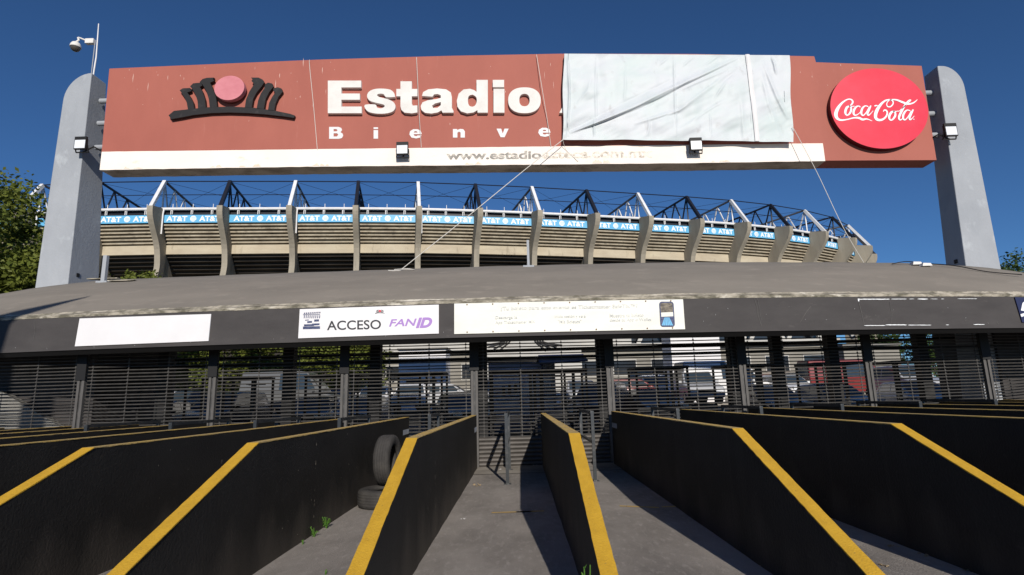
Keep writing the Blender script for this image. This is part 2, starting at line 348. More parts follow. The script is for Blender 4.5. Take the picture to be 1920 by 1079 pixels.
# ================================================================== HANDRAILS
def lane_name(i):
    if i == 6: return 'grey steel hoop handrail behind the two old tyres'
    if i == 7: return 'grey steel hoop handrail in the middle lane, casting shadow on the shutter'
    if i == 8: return 'grey steel hoop handrail in the lane just right of the middle wall'
    w = ['first', 'second', 'third', 'fourth', 'fifth', 'sixth']
    if i < 6: return '%s hoop handrail leftwards of the one behind the tyres, mostly hidden' % w[5 - i]
    return '%s hoop handrail rightwards of the lane beside the middle wall, mostly hidden' % w[i - 9]
for i in range(2, 14):
    xm = (WX[i] + WX[i + 1]) / 2; ya = gate_y(xm) - 2.95; yb = gate_y(xm) - .75
    if i == 6: ya += .9
    root = thing('handrail', (xm, ya, 0), lane_name(i), 'handrail', 'hoop handrails splitting the entry lanes')
    for y in (ya, yb):
        b = MB(); b.box((xm - .03, y - .03, .004), (xm + .03, y + .03, 1.26)); b.box((xm - .07, y - .07, .004), (xm + .07, y + .07, .018)); b.build('post', M['rail'], root)
    b = MB(); b.box((xm - .032, ya - .032, 1.26), (xm + .032, yb + .032, 1.32)); b.build('top_rail', M['rail'], root)
    b = MB(); b.box((xm - .024, ya + .03, .70), (xm + .024, yb - .03, .75)); b.build('middle_rail', M['rail'], root)
# ================================================================== GATES
PX = [-13.8, -10.57, -7.41, -4.246, -1.104, 2.253, 5.67, 9.09, 12.5, 15.9]
PLAB = ['far left, inside the shadow', 'at the left end of the photo', 'second from the left', 'between the tyre lane and the left part', 'just left of the middle lane', 'right of the middle wall', 'right of the faded ticket banner', 'below the white paint marks', 'near the right edge', 'off the right end']
for i, x in enumerate(PX):
    y = gate_y(x)
    root = thing('gate_post', (x, y, 0), 'grey double steel guide post of the shutters, ' + PLAB[i], 'post', 'guide posts between the shutters')
    for s in (-1, 1):
        b = MB(); b.box((x + s * .055 - .03, y - .08, .012), (x + s * .055 + .03, y + .03, 3.3)); b.build('guide_rail', M['post'], root)
    b = MB(); b.box((x - .024, y - .045, .012), (x + .024, y + .06, 3.3)); b.build('post_core', M['metal_dark'], root)
    b = MB(); b.box((x - .115, y - .11, 2.30), (x + .115, y - .083, 3.3)); b.build('head_casing', M['blackm'], root)
BLAB = ['in the dark at the far left edge', 'second from the left', 'left of the access sign', 'below the access sign', 'filling the middle lanes', 'below the right half of the faded banner', 'right of the faded banner', 'below the white paint marks', 'at the right edge']
for i in range(9):
    xa, xb = PX[i] + .09, PX[i + 1] - .09; ya, yb = gate_y(PX[i]), gate_y(PX[i + 1])
    root = thing('rolling_shutter', ((xa + xb) / 2, (ya + yb) / 2, 0), 'dark open-bar rolling shutter with solid foot, ' + BLAB[i], 'shutter', 'rolling shutters closing the gates')
    b = MB(); z = .70; n = 0
    L = lambda a, z, dy=0: (xa + (xb - xa) * a, ya + (yb - ya) * a + dy, z)
    while z < 3.25:
        j = random.uniform(-.005, .005); sg = random.uniform(0, .012)
        b.tube([L(0, z + j), L(.25, z + j - sg * .7), L(.5, z + j - sg), L(.75, z + j - sg * .7), L(1, z + j * .5)], .0145, 5)
        z += .083; n += 1
    b.build('bars', M['grille'], root)
    for a in (.04, .33, .655, .96):
        c = MB(); z = .70
        while z < 3.2:
            p = L(a, z)
            c.box((p[0] - .016, p[1] - .016, z - .016), (p[0] + .016, p[1] + .012, z + .03)); z += .083
        c.beam(L(a, .70), L(a, 3.2), .012, .008)
        c.build('link_chain', M['grille'], root)
    d = MB(); nrow = 7; vs = []; 
    k = nrow * 10
    def slat(u, v):
        z = .014 + .67 * v; ph = (v * nrow) % 1
        return (xa + (xb - xa) * u, ya + (yb - ya) * u - .045 * math.sin(PI * ph) ** .7, z)
    d.grid(2, k, slat); d.build('solid_slats', mat('slat_metal', (.115, .105, .098), (.075, .07, .065), (3, 3, 6), rough=.55, metal=.2) if i == 0 else bpy.data.materials['slat_metal'], root, fix=False)
# columns under the canopy
CX = [(-9.75, 15.9), (-6.3, 15.9), (-1.0, 15.6), (2.35, 16.6), (6.1, 16.6), (7.6, 17.2), (8.9, 16.6), (-12.2, 16), (11.7, 17), (-3.95, 16.0)]
CL = ['leftmost but one', 'near the left trees', 'beside the middle shutter', 'right of the blue panel', 'behind the end of the faded banner', 'between two shutters on the right', 'right of the car roofs', 'at the far left in the dark', 'near the right edge', 'below the access sign']
for (x, y), l in zip(CX, CL):
    b = MB(); b.box((x - .14, y - .14, .012), (x + .14, y + .14, 4.0)); tag(b.build('canopy_column', M['blackm']), 'square black column under the canopy, ' + l, 'column', 'columns under the canopy')
# full-height turnstile cages behind the shutters
TL = ['leftmost', 'second from the left', 'third from the left', 'below the access sign', 'left of the middle lane', 'right of the middle lane', 'below the end of the faded banner', 'third from the right', 'second from the right', 'rightmost']
for i, x in enumerate([-10.9, -8.3, -5.4, -3.0, -1.9 + .9, 1.2, 4.2, 6.9, 9.6, 12.0]):
    if i in (4,): x = -.1
    y = 17.6 + .05 * x
    root = thing('turnstile_cage', (x, y, 0), 'black steel turnstile cage behind the shutters, ' + TL[i], 'turnstile', 'turnstile cages behind the shutters')
    b = MB()
    for dx in (-.75, 0.12, .75):
        for dy in (-.6, .6): b.box((x + dx - .03, y + dy - .03, .012), (x + dx + .03, y + dy + .03, 2.35))
    for dy in (-.6, .6): b.box((x - .8, y + dy - .03, 2.35), (x + .8, y + dy + .03, 2.42))
    for dx in (-.77, .77): b.box((x + dx - .03, y - .57, 2.35), (x + dx + .03, y + .57, 2.418))
    b.build('frame', M['blackm'], root)
    b = MB(); z = .25
    while z < 2.3: b.box((x - .75, y - .66, z), (x + .10, y - .632, z + .035)); z += .115
    b.build('cage_bars', M['blackm'], root)
    b = MB(); b.tube([(x + .43, y, .02), (x + .43, y, 2.34)], .05, 8); z = .3
    while z < 2.2:
        for a in (0.3, 2.4, 4.5): b.tube([(x + .43, y, z), (x + .43 + .33 * math.cos(a), y + .33 * math.sin(a), z)], .016, 5)
        z += .19
    b.build('rotor', M['metal_dark'], root)
# ================================================================== CANOPY
def fy(x): return 12.93 + .0062 * x * x + .028 * x
ZB, ZT = 2.97, 3.83
RID = [(-26, 3.9), (-20, 4.45), (-16, 5.13), (-15, 5.32), (-13, 5.55), (-10.3, 5.57), (-7.8, 5.60), (-1.1, 5.63), (4.7, 5.60), (10.4, 5.43), (12.9, 5.31), (14.9, 5.06), (15.6, 4.84), (20, 4.3), (26, 3.9)]
def interp(tab, x):
    for (a, va), (b, vb) in zip(tab, tab[1:]):
        if x <= b: return va + (vb - va) * (max(x, a) - a) / (b - a)
    return tab[-1][1]
def ridge(x): return sum(interp(RID, x + d) for d in (-.8, -.4, 0, .4, .8)) / 5
def roof_z(x, y):
    y0 = fy(x) + .2; zr = ridge(x); L = 17.5 - y0; k = .23; e = (zr - EYE) / 17.5
    s1 = e                      # slope at y = 17.5
    a = (s1 * L - (zr - ZT)) / (L * L); b = (zr - ZT) / L - a * L   # z = ZT + b t + a t^2
    t = y - y0; return ZT + b * t + a * t * t
canopy = thing('entrance_canopy', (0, 13, 0), 'long curved canopy with grey-brown roof over a deep black fascia', 'canopy')
b = MB(); X0, X1 = -24, 24
b.grid(96, 26, lambda u, v: (lambda x: (lambda y: (x, y, roof_z(x, y) + .03 + .006 * math.sin(x * 3.1 + y * 2)))(fy(x) + .2 + (20.8 - fy(x) - .2) * v))(X0 + (X1 - X0) * u))
b.build('roof', M['roof'], canopy, smooth=True, fix=False)
b = MB(); b.grid(96, 1, lambda u, v: (lambda x: (x, fy(x) + .2 * v, ZB + (ZT - .03 - ZB) * v))(X0 + (X1 - X0) * u)); b.build('fascia', M['fascia'], canopy, fix=False)
b = MB()   # dark drip edge under the fascia and the soffit
b.grid(96, 1, lambda u, v: (lambda x: (x, fy(x) + .02 + .12 * v, ZB - .10 * v))(X0 + (X1 - X0) * u))
b.grid(96, 1, lambda u, v: (lambda x: (x, fy(x) + .02 + v * .0, ZB - .0 + .02 * v))(X0 + (X1 - X0) * u))
b.grid(96, 3, lambda u, v: (lambda x: (x, fy(x) + .14 + (20.8 - fy(x) - .14) * v, ZB - .10 + .75 * min(v * 3, 1)))(X0 + (X1 - X0) * u))
b.grid(96, 1, lambda u, v: (lambda x: (x, 20.8, ZB + .65 + (roof_z(x, 20.8) + .02 - ZB - .65) * v))(X0 + (X1 - X0) * u))
b.build('soffit', M['blackm'], canopy, fix=False)
b = MB(); n = 900; vs = []; fs = []
for k in range(n + 1):
    x = X0 + (X1 - X0) * k / n; w = .018 + .008 * math.sin(k * .13) * math.sin(k * .031 + 1) + random.uniform(-.005, .006); pz = random.uniform(-.003, .003)
    y = fy(x) + .2
    vs += [(x, y - .012, ZT - .036 - w * .5 + pz), (x, y - .018, ZT + .005 + pz), (x, y + .03 + w * 2.2, roof_z(x, y + .03 + w * 2.2) + .045), (x, y + .06 + w * 2.2, roof_z(x, y + .06 + w * 2.2) - .02)]
for k in range(n):
    for j in range(3): fs.append((4 * k + j, 4 * k + 4 + j, 4 * k + 5 + j, 4 * k + 1 + j))
b.add(vs, fs); b.build('flaking_roof_edge', M['edge'], canopy)
def FP(x, t, d=0.0):   # point on fascia, t bottom 0 .. top 1
    return Vector((x, fy(x) + .2 * t - d, ZB + (ZT - ZB) * t))
def fpix(px, py):
    Y = 13.2
    for _ in range(8):
        p = onY(px, py, Y); t = (p.z - ZB) / (ZT - ZB); Y = fy(p.x) + .2 * t
    return p.x, t
def quad_map(TLp, TRp, BRp, BLp):
    q = [fpix(*p) for p in (TLp, TRp, BRp, BLp)]
    def f(u, v, d):
        a = [q[3][i] * (1 - u) + q[2][i] * u for i in (0, 1)]; c = [q[0][i] * (1 - u) + q[1][i] * u for i in (0, 1)]
        return FP(a[0] * (1 - v) + c[0] * v, a[1] * (1 - v) + c[1] * v, d)
    return f
def board(name, m, f, parent=None, th=.03, wob=0, base=None, nu=24):
    b = MB(); ph = random.random() * 6
    w = lambda u, v: wob * (math.sin(u * 17 + ph) * .5 + math.sin(u * 41 + v * 3) * .3) * (1 - abs(2 * v - 1) * .3)
    b.grid(nu, 4, lambda u, v: f(u, v, th + w(u, v))); b.grid(nu, 4, lambda u, v: f(u, v, .004))
    for v in (0, 1): b.grid(nu, 1, lambda u, s: f(u, v, .004 + (th + w(u, v) - .004) * s))
    for u0 in (0, 1): b.grid(1, 4, lambda s, v: f(u0, v, .004 + (th + w(u0, v) - .004) * s))
    return b.build(name, m, parent)
def sub(f, pxy0, pxy1):   # sub-rectangle given in pixels -> mapping on the fascia (u, v)
    (x0, y0), (x1, y1) = pxy0, pxy1
    return quad_map((x0, y0), (x1, y0 + (y1 - y0) * 0), (x1, y1), (x0, y1))
def text_px(mb, text, box, th0, th1, slope=0.0, off=0.0, shear=0.0):
    x0, y0, x1, y1 = box; dy = slope * (x1 - x0)
    f = quad_map((x0, y0), (x1, y0 + dy), (x1, y1 + dy), (x0, y1))
    put_text(mb, text, lambda u, v, w: f(u, v, th0 + (th1 - th0) * w), off, shear)
# blank white sign
f = quad_map((151, 598), (397, 589.5), (392, 640), (142, 650)); c0 = f(.5, 0, 0)
s = thing('blank_sign', c0, 'blank white rectangular board, leftmost sign on the black fascia', 'sign')
board('panel', M['white'], f, s)
# access sign
f = quad_map((563, 580.5), (823, 572), (823, 626), (560, 635)); s = thing('access_sign', f(.5, 0, 0), 'white access sign with dark and purple lettering on the fascia', 'sign')
board('panel', M['white'], f, s)
b = MB(); text_px(b, 'ACCESO', (614, 602.5, 715, 620), .032, .036, -.022, .012); b.build('lettering', M['dark_ink'], s)
b = MB(); text_px(b, 'FAN', (730, 599.5, 782, 613), .032, .036, -.03, .02, .25); text_px(b, 'ID', (780, 596.5, 811, 616), .032, .036, -.03, .05, .3); b.build('purple_lettering', M['purple'], s)
b = MB()
random.seed(3)
for k in range(9):   # roof truss line drawing
    x = 571 + k * 3.6
    for (ya, yb, wd) in ((587 + k * -.2, 590 - k * .2, 2.2), (592, 597.5, 1.6)):
        ff = quad_map((x, ya), (x + wd, ya), (x + wd - .6, yb), (x - .6, yb)); b.add([ff(0, 0, .034), ff(1, 0, .034), ff(1, 1, .034), ff(0, 1, .034)], [(0, 1, 2, 3)])
for (x0, y0, x1, y1) in ((569, 590.5, 601, 591.6), (569, 613, 601, 618), (571, 609, 590, 612.5), (577, 603, 586, 606.5), (590, 600, 599, 604), (573, 600.5, 580, 602), (586, 607.5, 600, 611)):
    ff = quad_map((x0, y0), (x1, y0 - .6), (x1, y1 - .6), (x0, y1)); b.add([ff(0, 0, .034), ff(1, 0, .034), ff(1, 1, .034), ff(0, 1, .034)], [(0, 1, 2, 3)])
b.build('stadium_picture', M['navy'], s)
def fpoly(mb, pts, d, org=(0, 0), sc=1):
    vs = [FP(*fpix(org[0] + x * sc, org[1] + y * sc), d) for x, y in pts]
    mb.add(vs, [tuple(range(len(vs)))])
# emblem outlines (crop pixels, 3x, origin 0,30)
EMB = [[(960, 570), (990, 545), (1080, 535), (1180, 525), (1310, 521), (1440, 528), (1560, 545), (1640, 562), (1665, 571), (1660, 584), (1600, 575), (1500, 564), (1400, 557), (1300, 554), (1200, 557), (1100, 568), (1040, 580), (975, 591)],
 [(1022, 430), (1040, 419), (1080, 417), (1087, 434), (1064, 442), (1082, 468), (1098, 500), (1103, 533), (1068, 535), (1062, 500), (1050, 470), (1034, 446)],
 [(1080, 408), (1098, 391), (1140, 387), (1149, 403), (1134, 411), (1150, 440), (1163, 480), (1168, 527), (1125, 530), (1122, 490), (1110, 452), (1094, 425)],
 [(1133, 384), (1150, 367), (1175, 360), (1214, 359), (1207, 368), (1216, 376), (1192, 388), (1208, 425), (1225, 470), (1231, 524), (1190, 525), (1185, 480), (1170, 432), (1150, 398)],
 [(1420, 359), (1462, 359), (1485, 370), (1494, 386), (1480, 408), (1452, 442), (1432, 480), (1424, 528), (1386, 526), (1393, 480), (1412, 436), (1438, 396), (1423, 378), (1429, 368)],
 [(1500, 396), (1515, 387), (1538, 392), (1545, 410), (1522, 440), (1502, 480), (1492, 536), (1452, 532), (1460, 488), (1475, 448), (1494, 420)],
 [(1545, 420), (1570, 413), (1590, 420), (1597, 438), (1574, 466), (1557, 505), (1550, 545), (1515, 541), (1522, 500), (1538, 468), (1556, 443), (1546, 434)]]
def disc_pts(cx, cy, rx, ry, n=40): return [(cx + rx * math.cos(2 * PI * k / n), cy + ry * math.sin(2 * PI * k / n)) for k in range(n)]
b = MB(); bl = MB()
for poly in EMB: fpoly(b, [((x - 960) / 705 * 18 + 704, (y - 359) / 232 * 7.5 + 581.5) for x, y in poly], .034)
fpoly(bl, disc_pts(713, 584, 2.4, 2.2, 14), .035)
b.build('emblem', M['dark_ink'], s); bl.build('emblem_ball', M['red_ink'], s)
# faded ticket banner
f = quad_map((852, 570), (1280, 562), (1284, 618), (852, 627)); s = thing('ticket_banner', f(.5, 0, 0), 'long sun-faded cream ticket banner with pale text and a phone picture', 'banner')
board('sheet', M['banner'], f, s, th=.03, wob=.008, nu=80)
for tx, bx_, of in (('¿Tu boleto para este evento es Ticketmaster SafeTix™?', (939, 575.5, 1195, 584.5), .008), ('Descarga la', (929, 593.5, 970, 600.5), .004), ('App Ticketmaster MX', (929, 602.5, 1003, 609.5), .004),
        ('Inicia sesión y ve a', (1040, 591.5, 1098, 598.5), .004), ('"Mis Boletos"', (1046, 600.5, 1090, 607), .004), ('Muestra tu boleto', (1143, 589, 1206, 596), .004), ('desde tu App o Wallet', (1143, 598, 1221, 605.5), .004)):
    b = MB(); text_px(b, tx, bx_, .042, .044, -.018, of); b.build('faded_text', M['faint_ink'], s)
ph = MB()
def rr(x0, y0, x1, y1, r, skew=0):
    pts = []
    for (cx, cy, a0) in ((x1 - r, y0 + r, -90), (x1 - r, y1 - r, 0), (x0 + r, y1 - r, 90), (x0 + r, y0 + r, 180)):
        for k in range(5): a = math.radians(a0 + k * 22.5); px = cx + r * math.cos(a); py = cy + r * math.sin(a); pts.append((px + skew * (py - y0), py))
    return pts
fpoly(ph, rr(1235, 566.5, 1262, 613.5, 5, .06), .043); ph.build('phone_frame', M['navy'], s)
ph = MB(); fpoly(ph, rr(1237, 569, 1260, 587, 3, .06), .046); ph.build('phone_photo', mat('phone_photo', (.10, .09, .08), (.3, .26, .2), (12, 12, 18)), s)
ph = MB(); fpoly(ph, [(1238.5, 587), (1261, 586), (1261.5, 594), (1239, 595)], .0475); ph.build('phone_card', M['banner'], s)
ph = MB()
for k in range(6): x = 1245 + k * 1.6; fpoly(ph, [(x, 596), (x + 1, 596), (x + 4 + (k - 3) * 2, 611), (x + 1 + (k - 3) * 2, 611)], .047)
ph.build('phone_rays', M['blue'], s)
for row, yy in (('top', 565.5), ('bottom', 624)): pass
gr = MB()
for k in range(9):
    for yy in (.955, .05): 
        p = f((k + .5) / 9, yy, .045); gr.lathe([(.0001, -.004), (.016, -.004), (.016, 0), (.0001, 0)], p, (0, 1, 0), 8)
gr.build('eyelets', mat('rusty_eyelet', (.22, .12, .05), metal=.4), s)
# navy sign on the right edge
f = quad_map((1901, 558), (2120, 566), (2140, 608), (1915, 605)); s = thing('navy_sign', f(.5, 0, 0), 'dark navy sign with white emblem cut by the right photo edge', 'sign')
board('panel', M['navy2'], f, s)
b = MB()
for dx in (0, 9, 18): fpoly(b, [(1912 + dx, 583), (1915 + dx, 569), (1921 + dx, 564), (1923 + dx, 570), (1919 + dx, 584)], .036)
fpoly(b, [(1911, 590), (1925, 586), (1960, 585), (1960, 590), (1925, 591), (1913, 595)], .036); b.build('emblem', M['white_ink'], s)
# remains of white paint where a sign hung
b = MB()
for (x0, x1, y, h) in ((1608, 1668, 561.5, 2.0), (1670, 1700, 561.2, 1.2), (1704, 1714, 561.0, 1.2), (1720, 1740, 561.2, 2.2), (1744, 1758, 561, .9), (1764, 1770, 561, 1.0), (1795, 1832, 560.6, 1.0), (1620, 1660, 610.8, 1.6), (1660, 1700, 609.6, 2.2), (1702, 1746, 610, 1.4), (1773, 1779, 609.5, 1.2), (1825, 1846, 608.8, 1.6)):
    n = max(3, int((x1 - x0) / 3)); ptsu = []; ptsl = []
    for k in range(n + 1):
        x = x0 + (x1 - x0) * k / n; e = (0.25 if k in (0, n) else 1); h_ = h * .75; ptsu.append((x, y - h_ * .5 * e * random.uniform(.6, 1.2))); ptsl.append((x, y + h_ * .5 * e * random.uniform(.6, 1.2)))
    for k in range(n): fpoly(b, [ptsu[k], ptsu[k + 1], ptsl[k + 1], ptsl[k]], .006)
fpoly(b, [(1608, 560.5), (1611, 560.5), (1610.6, 566), (1608.6, 565)], .007)
for _ in range(36):   # small chips
    x = random.uniform(20, 1900); y0 = 600 + (x < 900) * 35 * (1 - x / 900); y = random.uniform(575, 612) if x > 1290 else random.uniform(y0 + 18, y0 + 24)
    if 140 < x < 400 and y < 655: y += 2
    t = fpix(x, y)[1]
    if .03 < t < .93: r = random.uniform(.2, .45); fpoly(b, [(x - r, y), (x, y - r), (x + r * 1.3, y), (x, y + r)], .006)
b.build('white_paint_remains', M['white_ink'], canopy)
random.seed(33)
b = MB()
def scratch(pts, w):
    for (xa, ya), (xb, yb) in zip(pts, pts[1:]):
        dx, dy = xb - xa, yb - ya; l = math.hypot(dx, dy); nx_, ny_ = -dy / l * w, dx / l * w
        fpoly(b, [(xa - nx_, ya - ny_), (xb - nx_, yb - ny_), (xb + nx_, yb + ny_), (xa + nx_, ya + ny_)], .005)
scratch([(1414, 560), (1419, 575), (1421, 592), (1428, 612)], .35); scratch([(1420, 560), (1424, 580), (1427, 600)], .3)
scratch([(1610, 567), (1616, 590), (1620, 609)], .4); scratch([(1668, 566), (1672, 590), (1671, 606)], .3)
scratch([(62, 640), (66, 620), (64, 604)], .3); scratch([(1500, 605), (1512, 585), (1520, 575)], .4)
for _ in range(26):
    x = random.uniform(1290, 1890); y = random.uniform(563, 612); a = random.uniform(0, PI); l = random.uniform(2, 9); scratch([(x, y), (x + l * math.cos(a), y + l * math.sin(a) * .6)], random.uniform(.15, .4))
b.build('scratches', mat('scuffed_paint', (.105, .10, .095), (.07, .066, .064), (9, 9, 9)), canopy)
b = MB(); b.box((-22, 17.0, 2.72), (22, 17.08, 2.80)); b.box((-22, 19.0, 3.1), (22, 19.08, 3.2)); b.build('tie_beam', M['blackm'], canopy)
# ================================================================== SIGN GANTRY
YS = 17.5
def pil(name, poly, yb0, yb1, label):
    b = MB(); zs = [p[1] for p in poly]; zt = max(zs)
    b.prism(poly, lambda u, v, w: (u, YS if w == 0 else yb0 + (yb1 - yb0) * v / zt, v))
    o = b.build(name, M['pillar'], smooth=False); bevel(o, .02, 2); return tag(o, label, 'pillar', 'pillars carrying the entrance sign')
arc = [(-14.97 + .854 * (1 - math.cos(a)), 11.73 + 1.006 * math.sin(a)) for a in [k * PI / 24 for k in range(1, 12)]]
arc = [(-14.116 - .86 * math.cos(a), 11.73 + 1.006 * math.sin(a)) for a in [k * PI / 24 for k in range(0, 13)]]
pillL = pil('pillar', [(-14.0, 0), (-15.2, 0), (-15.079, 5.3)] + arc, 19.3, 18.2, 'tall grey rounded pillar left of the red sign, camera mast on top')
arc = [(14.22 + .64 * math.sin(a), 11.22 + .80 * math.cos(a)) for a in [k * PI / 24 for k in range(0, 13)]]
pillR = pil('pillar', [(14.95, 0), (13.7, 0), (13.851, 5.15), (14.099, 12.02)] + arc, 18.45, 18.15, 'tall grey rounded pillar right of the red disc sign')
for po_, (px, py), sx, xx in ((pillL, (138, 517), 1, 0), (pillR, (1803, 491), -1, 0)):
    z_ = onY(px, py, 17.9).z; xf = -14.065 if sx > 0 else 13.865
    b = MB(); b.box((xf - .03, 17.80, z_ - .06), (xf + .03, 17.92, z_ + .06)); b.build('service_hole', M['blackm'], po_)
sg = thing('entrance_sign', (0, YS, 8.6), 'huge red sign with white lettering and cream band hung between grey pillars', 'sign')
PT = [(-13.532, 12.854), (-10, 12.90), (-6.407, 12.944), (-2, 12.93), (1.753, 12.878), (6, 12.72), (10.106, 12.49), (10.13, 12.29), (13.579, 12.037)]
PB = [(lambda p: (p.x, p.z))(onY(x, y, YS)) for x, y in ((1756, 300.5), (1551, 301.5), (1300, 305.5), (1060, 308), (760, 310.5), (560, 312.5), (390, 315), (187.5, 318.6))]; TK = .64
b = MB(); b.prism(PT + PB, lambda u, v, w: (u, YS + TK * w, v)); o = b.build('red_panel', M['red'], sg)
# raised lips on the top edge
b = MB()
for (a, c) in zip(PT[:6], PT[1:7]): b.beam((a[0] + .004, YS + .05, a[1] + .012), (c[0] - .004, YS + .05, c[1] + .012), .09, .02)
b.build('top_trim', M['red'], sg)
pb = lambda x: interp(sorted(PB), x)
b = MB(); xs = [-13.46 + (9.99 + 13.46) * k / 90 for k in range(91)]
ztop = lambda x: 9.99 + (x + 13.45) * (9.42 - 9.99) / 23.4
ztl = onY(190, 285, YS).z; ztr = onY(1548, 269, YS).z
ztop = lambda x: ztl + (x + 13.45) * (ztr - ztl) / 23.45
vs = []; fs = []
for x in xs:
    j = random.uniform(-.006, .006); vs += [(x, YS - .006, pb(x) - .014 + j), (x, YS - .006, ztop(x) + random.uniform(-.003, .003)), (x, YS + .30, pb(x) - .016 + j), (x, YS + TK + .004, pb(x) - .014 + j)]
for k in range(90):
    a = 4 * k; fs += [(a, a + 4, a + 5, a + 1), (a, a + 2, a + 6, a + 4), (a + 2, a + 3, a + 7, a + 6)]
b.add(vs, fs); 
b.mi = [0 if k % 3 == 0 else 1 for k in range(len(fs))]
b.build('cream_band', [M['cream'], M['soffit']], sg)
b = MB(); random.seed(44)
for _ in range(85):
    x = random.uniform(-13.3, 10) if random.random() < .8 else random.uniform(10.3, 13.3); zt_ = interp(PT, x); z = zt_ - abs(random.gauss(0, .9)) - .05
    if z < pb(x) + 1.1: continue
    l = random.choice((.02, .03, .05, .14)) * random.uniform(.6, 1.5); w = random.uniform(.005, .012); b.add([(x - w, YS - .003, z), (x, YS - .003, z + l), (x + w, YS - .003, z + l * .4), (x + w * .5, YS - .003, z - l)], [(0, 1, 2, 3)])
b.build('paint_chips', mat('paint_chip', (.62, .42, .36)), sg)['kind'] = 'stuff'
# rust stains creeping up from the lower edge of the cream band
b = MB()
for cx_, n_ in ((414, 3), (470, 4), (600, 5), (1128, 7), (1350, 4), (250, 3), (890, 3)):
    for q in range(n_):
        c0_ = onY(cx_ + random.uniform(-16, 16), 300, YS).x; z0_ = pb(c0_) + .012; w = random.uniform(.04, .16); h = random.uniform(.03, .13)
        top_ = [(c0_ + w * (1 - 2 * k / 6), YS - .0095 - q * .0004, z0_ + h * math.sin(PI * k / 6) * random.uniform(.6, 1.2)) for k in range(7)]
        b.add([(c0_ - w, YS - .0095 - q * .0004, z0_), (c0_ + w, YS - .0095 - q * .0004, z0_)] + top_[1:-1], [tuple(range(7))])
b.build('rust_stains', mat('rust_stain', (.72, .54, .40), (.78, .68, .58), (9, 9, 12), .3, .6, c3=(.45, .24, .12), s3=(14, 14, 20), lo3=.60, hi3=.72), sg)['kind'] = 'stuff'
# letters
def SPm(x, y, d=0): p = onY(x, y, YS); return Vector((p.x, YS - d, p.z))
def sign_text(text, box, d0, d1, m, name='letter', slope=0, off=0, shear=0, parent=sg):
    x0, y0, x1, y1 = box; A = SPm(x0, y1); B = SPm(x1, y1 + slope * (x1 - x0)); Cc = SPm(x0, y0); D = SPm(x1, y0 + slope * (x1 - x0))
    def fn(u, v, w):
        p = (A * (1 - u) + B * u) * (1 - v) + (Cc * (1 - u) + D * u) * v; p.y = YS - (d0 + (d1 - d0) * w); return p
    b = MB(); put_text(b, text, fn, off, shear); o = b.build(name, m, parent, fix=False); return o
LET = None
# heavy extended letters, drawn as outlines in a unit box (outer rings, holes)
def ring(cx, cy, rx, ry, n=36, a0=0, a1=360): return [(cx + rx * math.cos(math.radians(a0 + (a1 - a0) * k / n)), cy + ry * math.sin(math.radians(a0 + (a1 - a0) * k / n))) for k in range(n + (a1 - a0 < 360))]
def sup(cx, cy, rx, ry, n=44, p=2.35):
    out = []
    for k in range(n):
        a = 2 * PI * k / n; c, s_ = math.cos(a), math.sin(a)
        out.append((cx + rx * math.copysign(abs(c) ** (2 / p), c), cy + ry * math.copysign(abs(s_) ** (2 / p), s_)))
    return out
HEAVY = {
 'E': [[(0, 0), (1, 0), (1, .20), (.40, .20), (.40, .41), (.945, .41), (.945, .60), (.40, .60), (.40, .79), (.985, .79), (.985, 1), (0, 1)]],
 'i': [[(0, 0), (1, 0), (1, .72), (0, .72)], [(0, .815), (1, .815), (1, 1), (0, 1)]],
 'o': [sup(.5, .5, .5, .5), sup(.5, .5, .175, .235)],
 'd': [sup(.38, .365, .38, .375), sup(.475, .36, .115, .165), ],
 'v': [[(0, 1), (.36, 1), (.52, .42), (.68, 1), (1, 1), (.66, 0), (.34, 0)]],
}
def curve_text(polys, box, d0, d1, m, slope=0, name='letter'):
    """polys: list of closed outlines (unit box); holes by even-odd fill of a 2-D curve"""
    c = bpy.data.curves.new('outline', 'CURVE'); c.dimensions = '2D'; c.fill_mode = 'BOTH'; c.extrude = .5
    for P in polys:
        sp = c.splines.new('POLY'); sp.points.add(len(P) - 1); sp.use_cyclic_u = True
        for q, (x, y) in zip(sp.points, P): q.co = (x, y, 0, 1)
    o = bpy.data.objects.new('outline', c); COL.objects.link(o); dg = bpy.context.evaluated_depsgraph_get(); dg.update()
    me = bpy.data.meshes.new_from_object(o.evaluated_get(dg)); vs = [v.co.copy() for v in me.vertices]; fs = [tuple(p.vertices) for p in me.polygons]
    bpy.data.objects.remove(o); bpy.data.curves.remove(c); bpy.data.meshes.remove(me)
    x0, y0, x1, y1 = box; A = SPm(x0, y1); B = SPm(x1, y1 + slope * (x1 - x0)); Cc = SPm(x0, y0); D = SPm(x1, y0 + slope * (x1 - x0))
    def fn(u, v, w):
        p = (A * (1 - u) + B * u) * (1 - v) + (Cc * (1 - u) + D * u) * v; p.y = YS - (d0 + (d1 - d0) * w); return p
    b = MB(); b.add([fn(v.x, v.y, v.z + .5) for v in vs], fs); return b.build(name, m, sg)
def stroke(pts, ws, n=5):
    """one closed outline round a centre line with widths"""
    q = spline([(*p, w) for p, w in zip(pts, ws)], n); Lh, Rh = [], []
    for i, (x, y, w) in enumerate(q):
        x0, y0, _ = q[max(i - 1, 0)]; x1, y1, _ = q[min(i + 1, len(q) - 1)]; dx, dy = x1 - x0, y1 - y0; l = math.hypot(dx, dy) or 1
        Lh.append((x - dy / l * w / 2, y + dx / l * w / 2)); Rh.append((x + dy / l * w / 2, y - dx / l * w / 2))
    return Lh + Rh[::-1]
WL = M['white_letter']
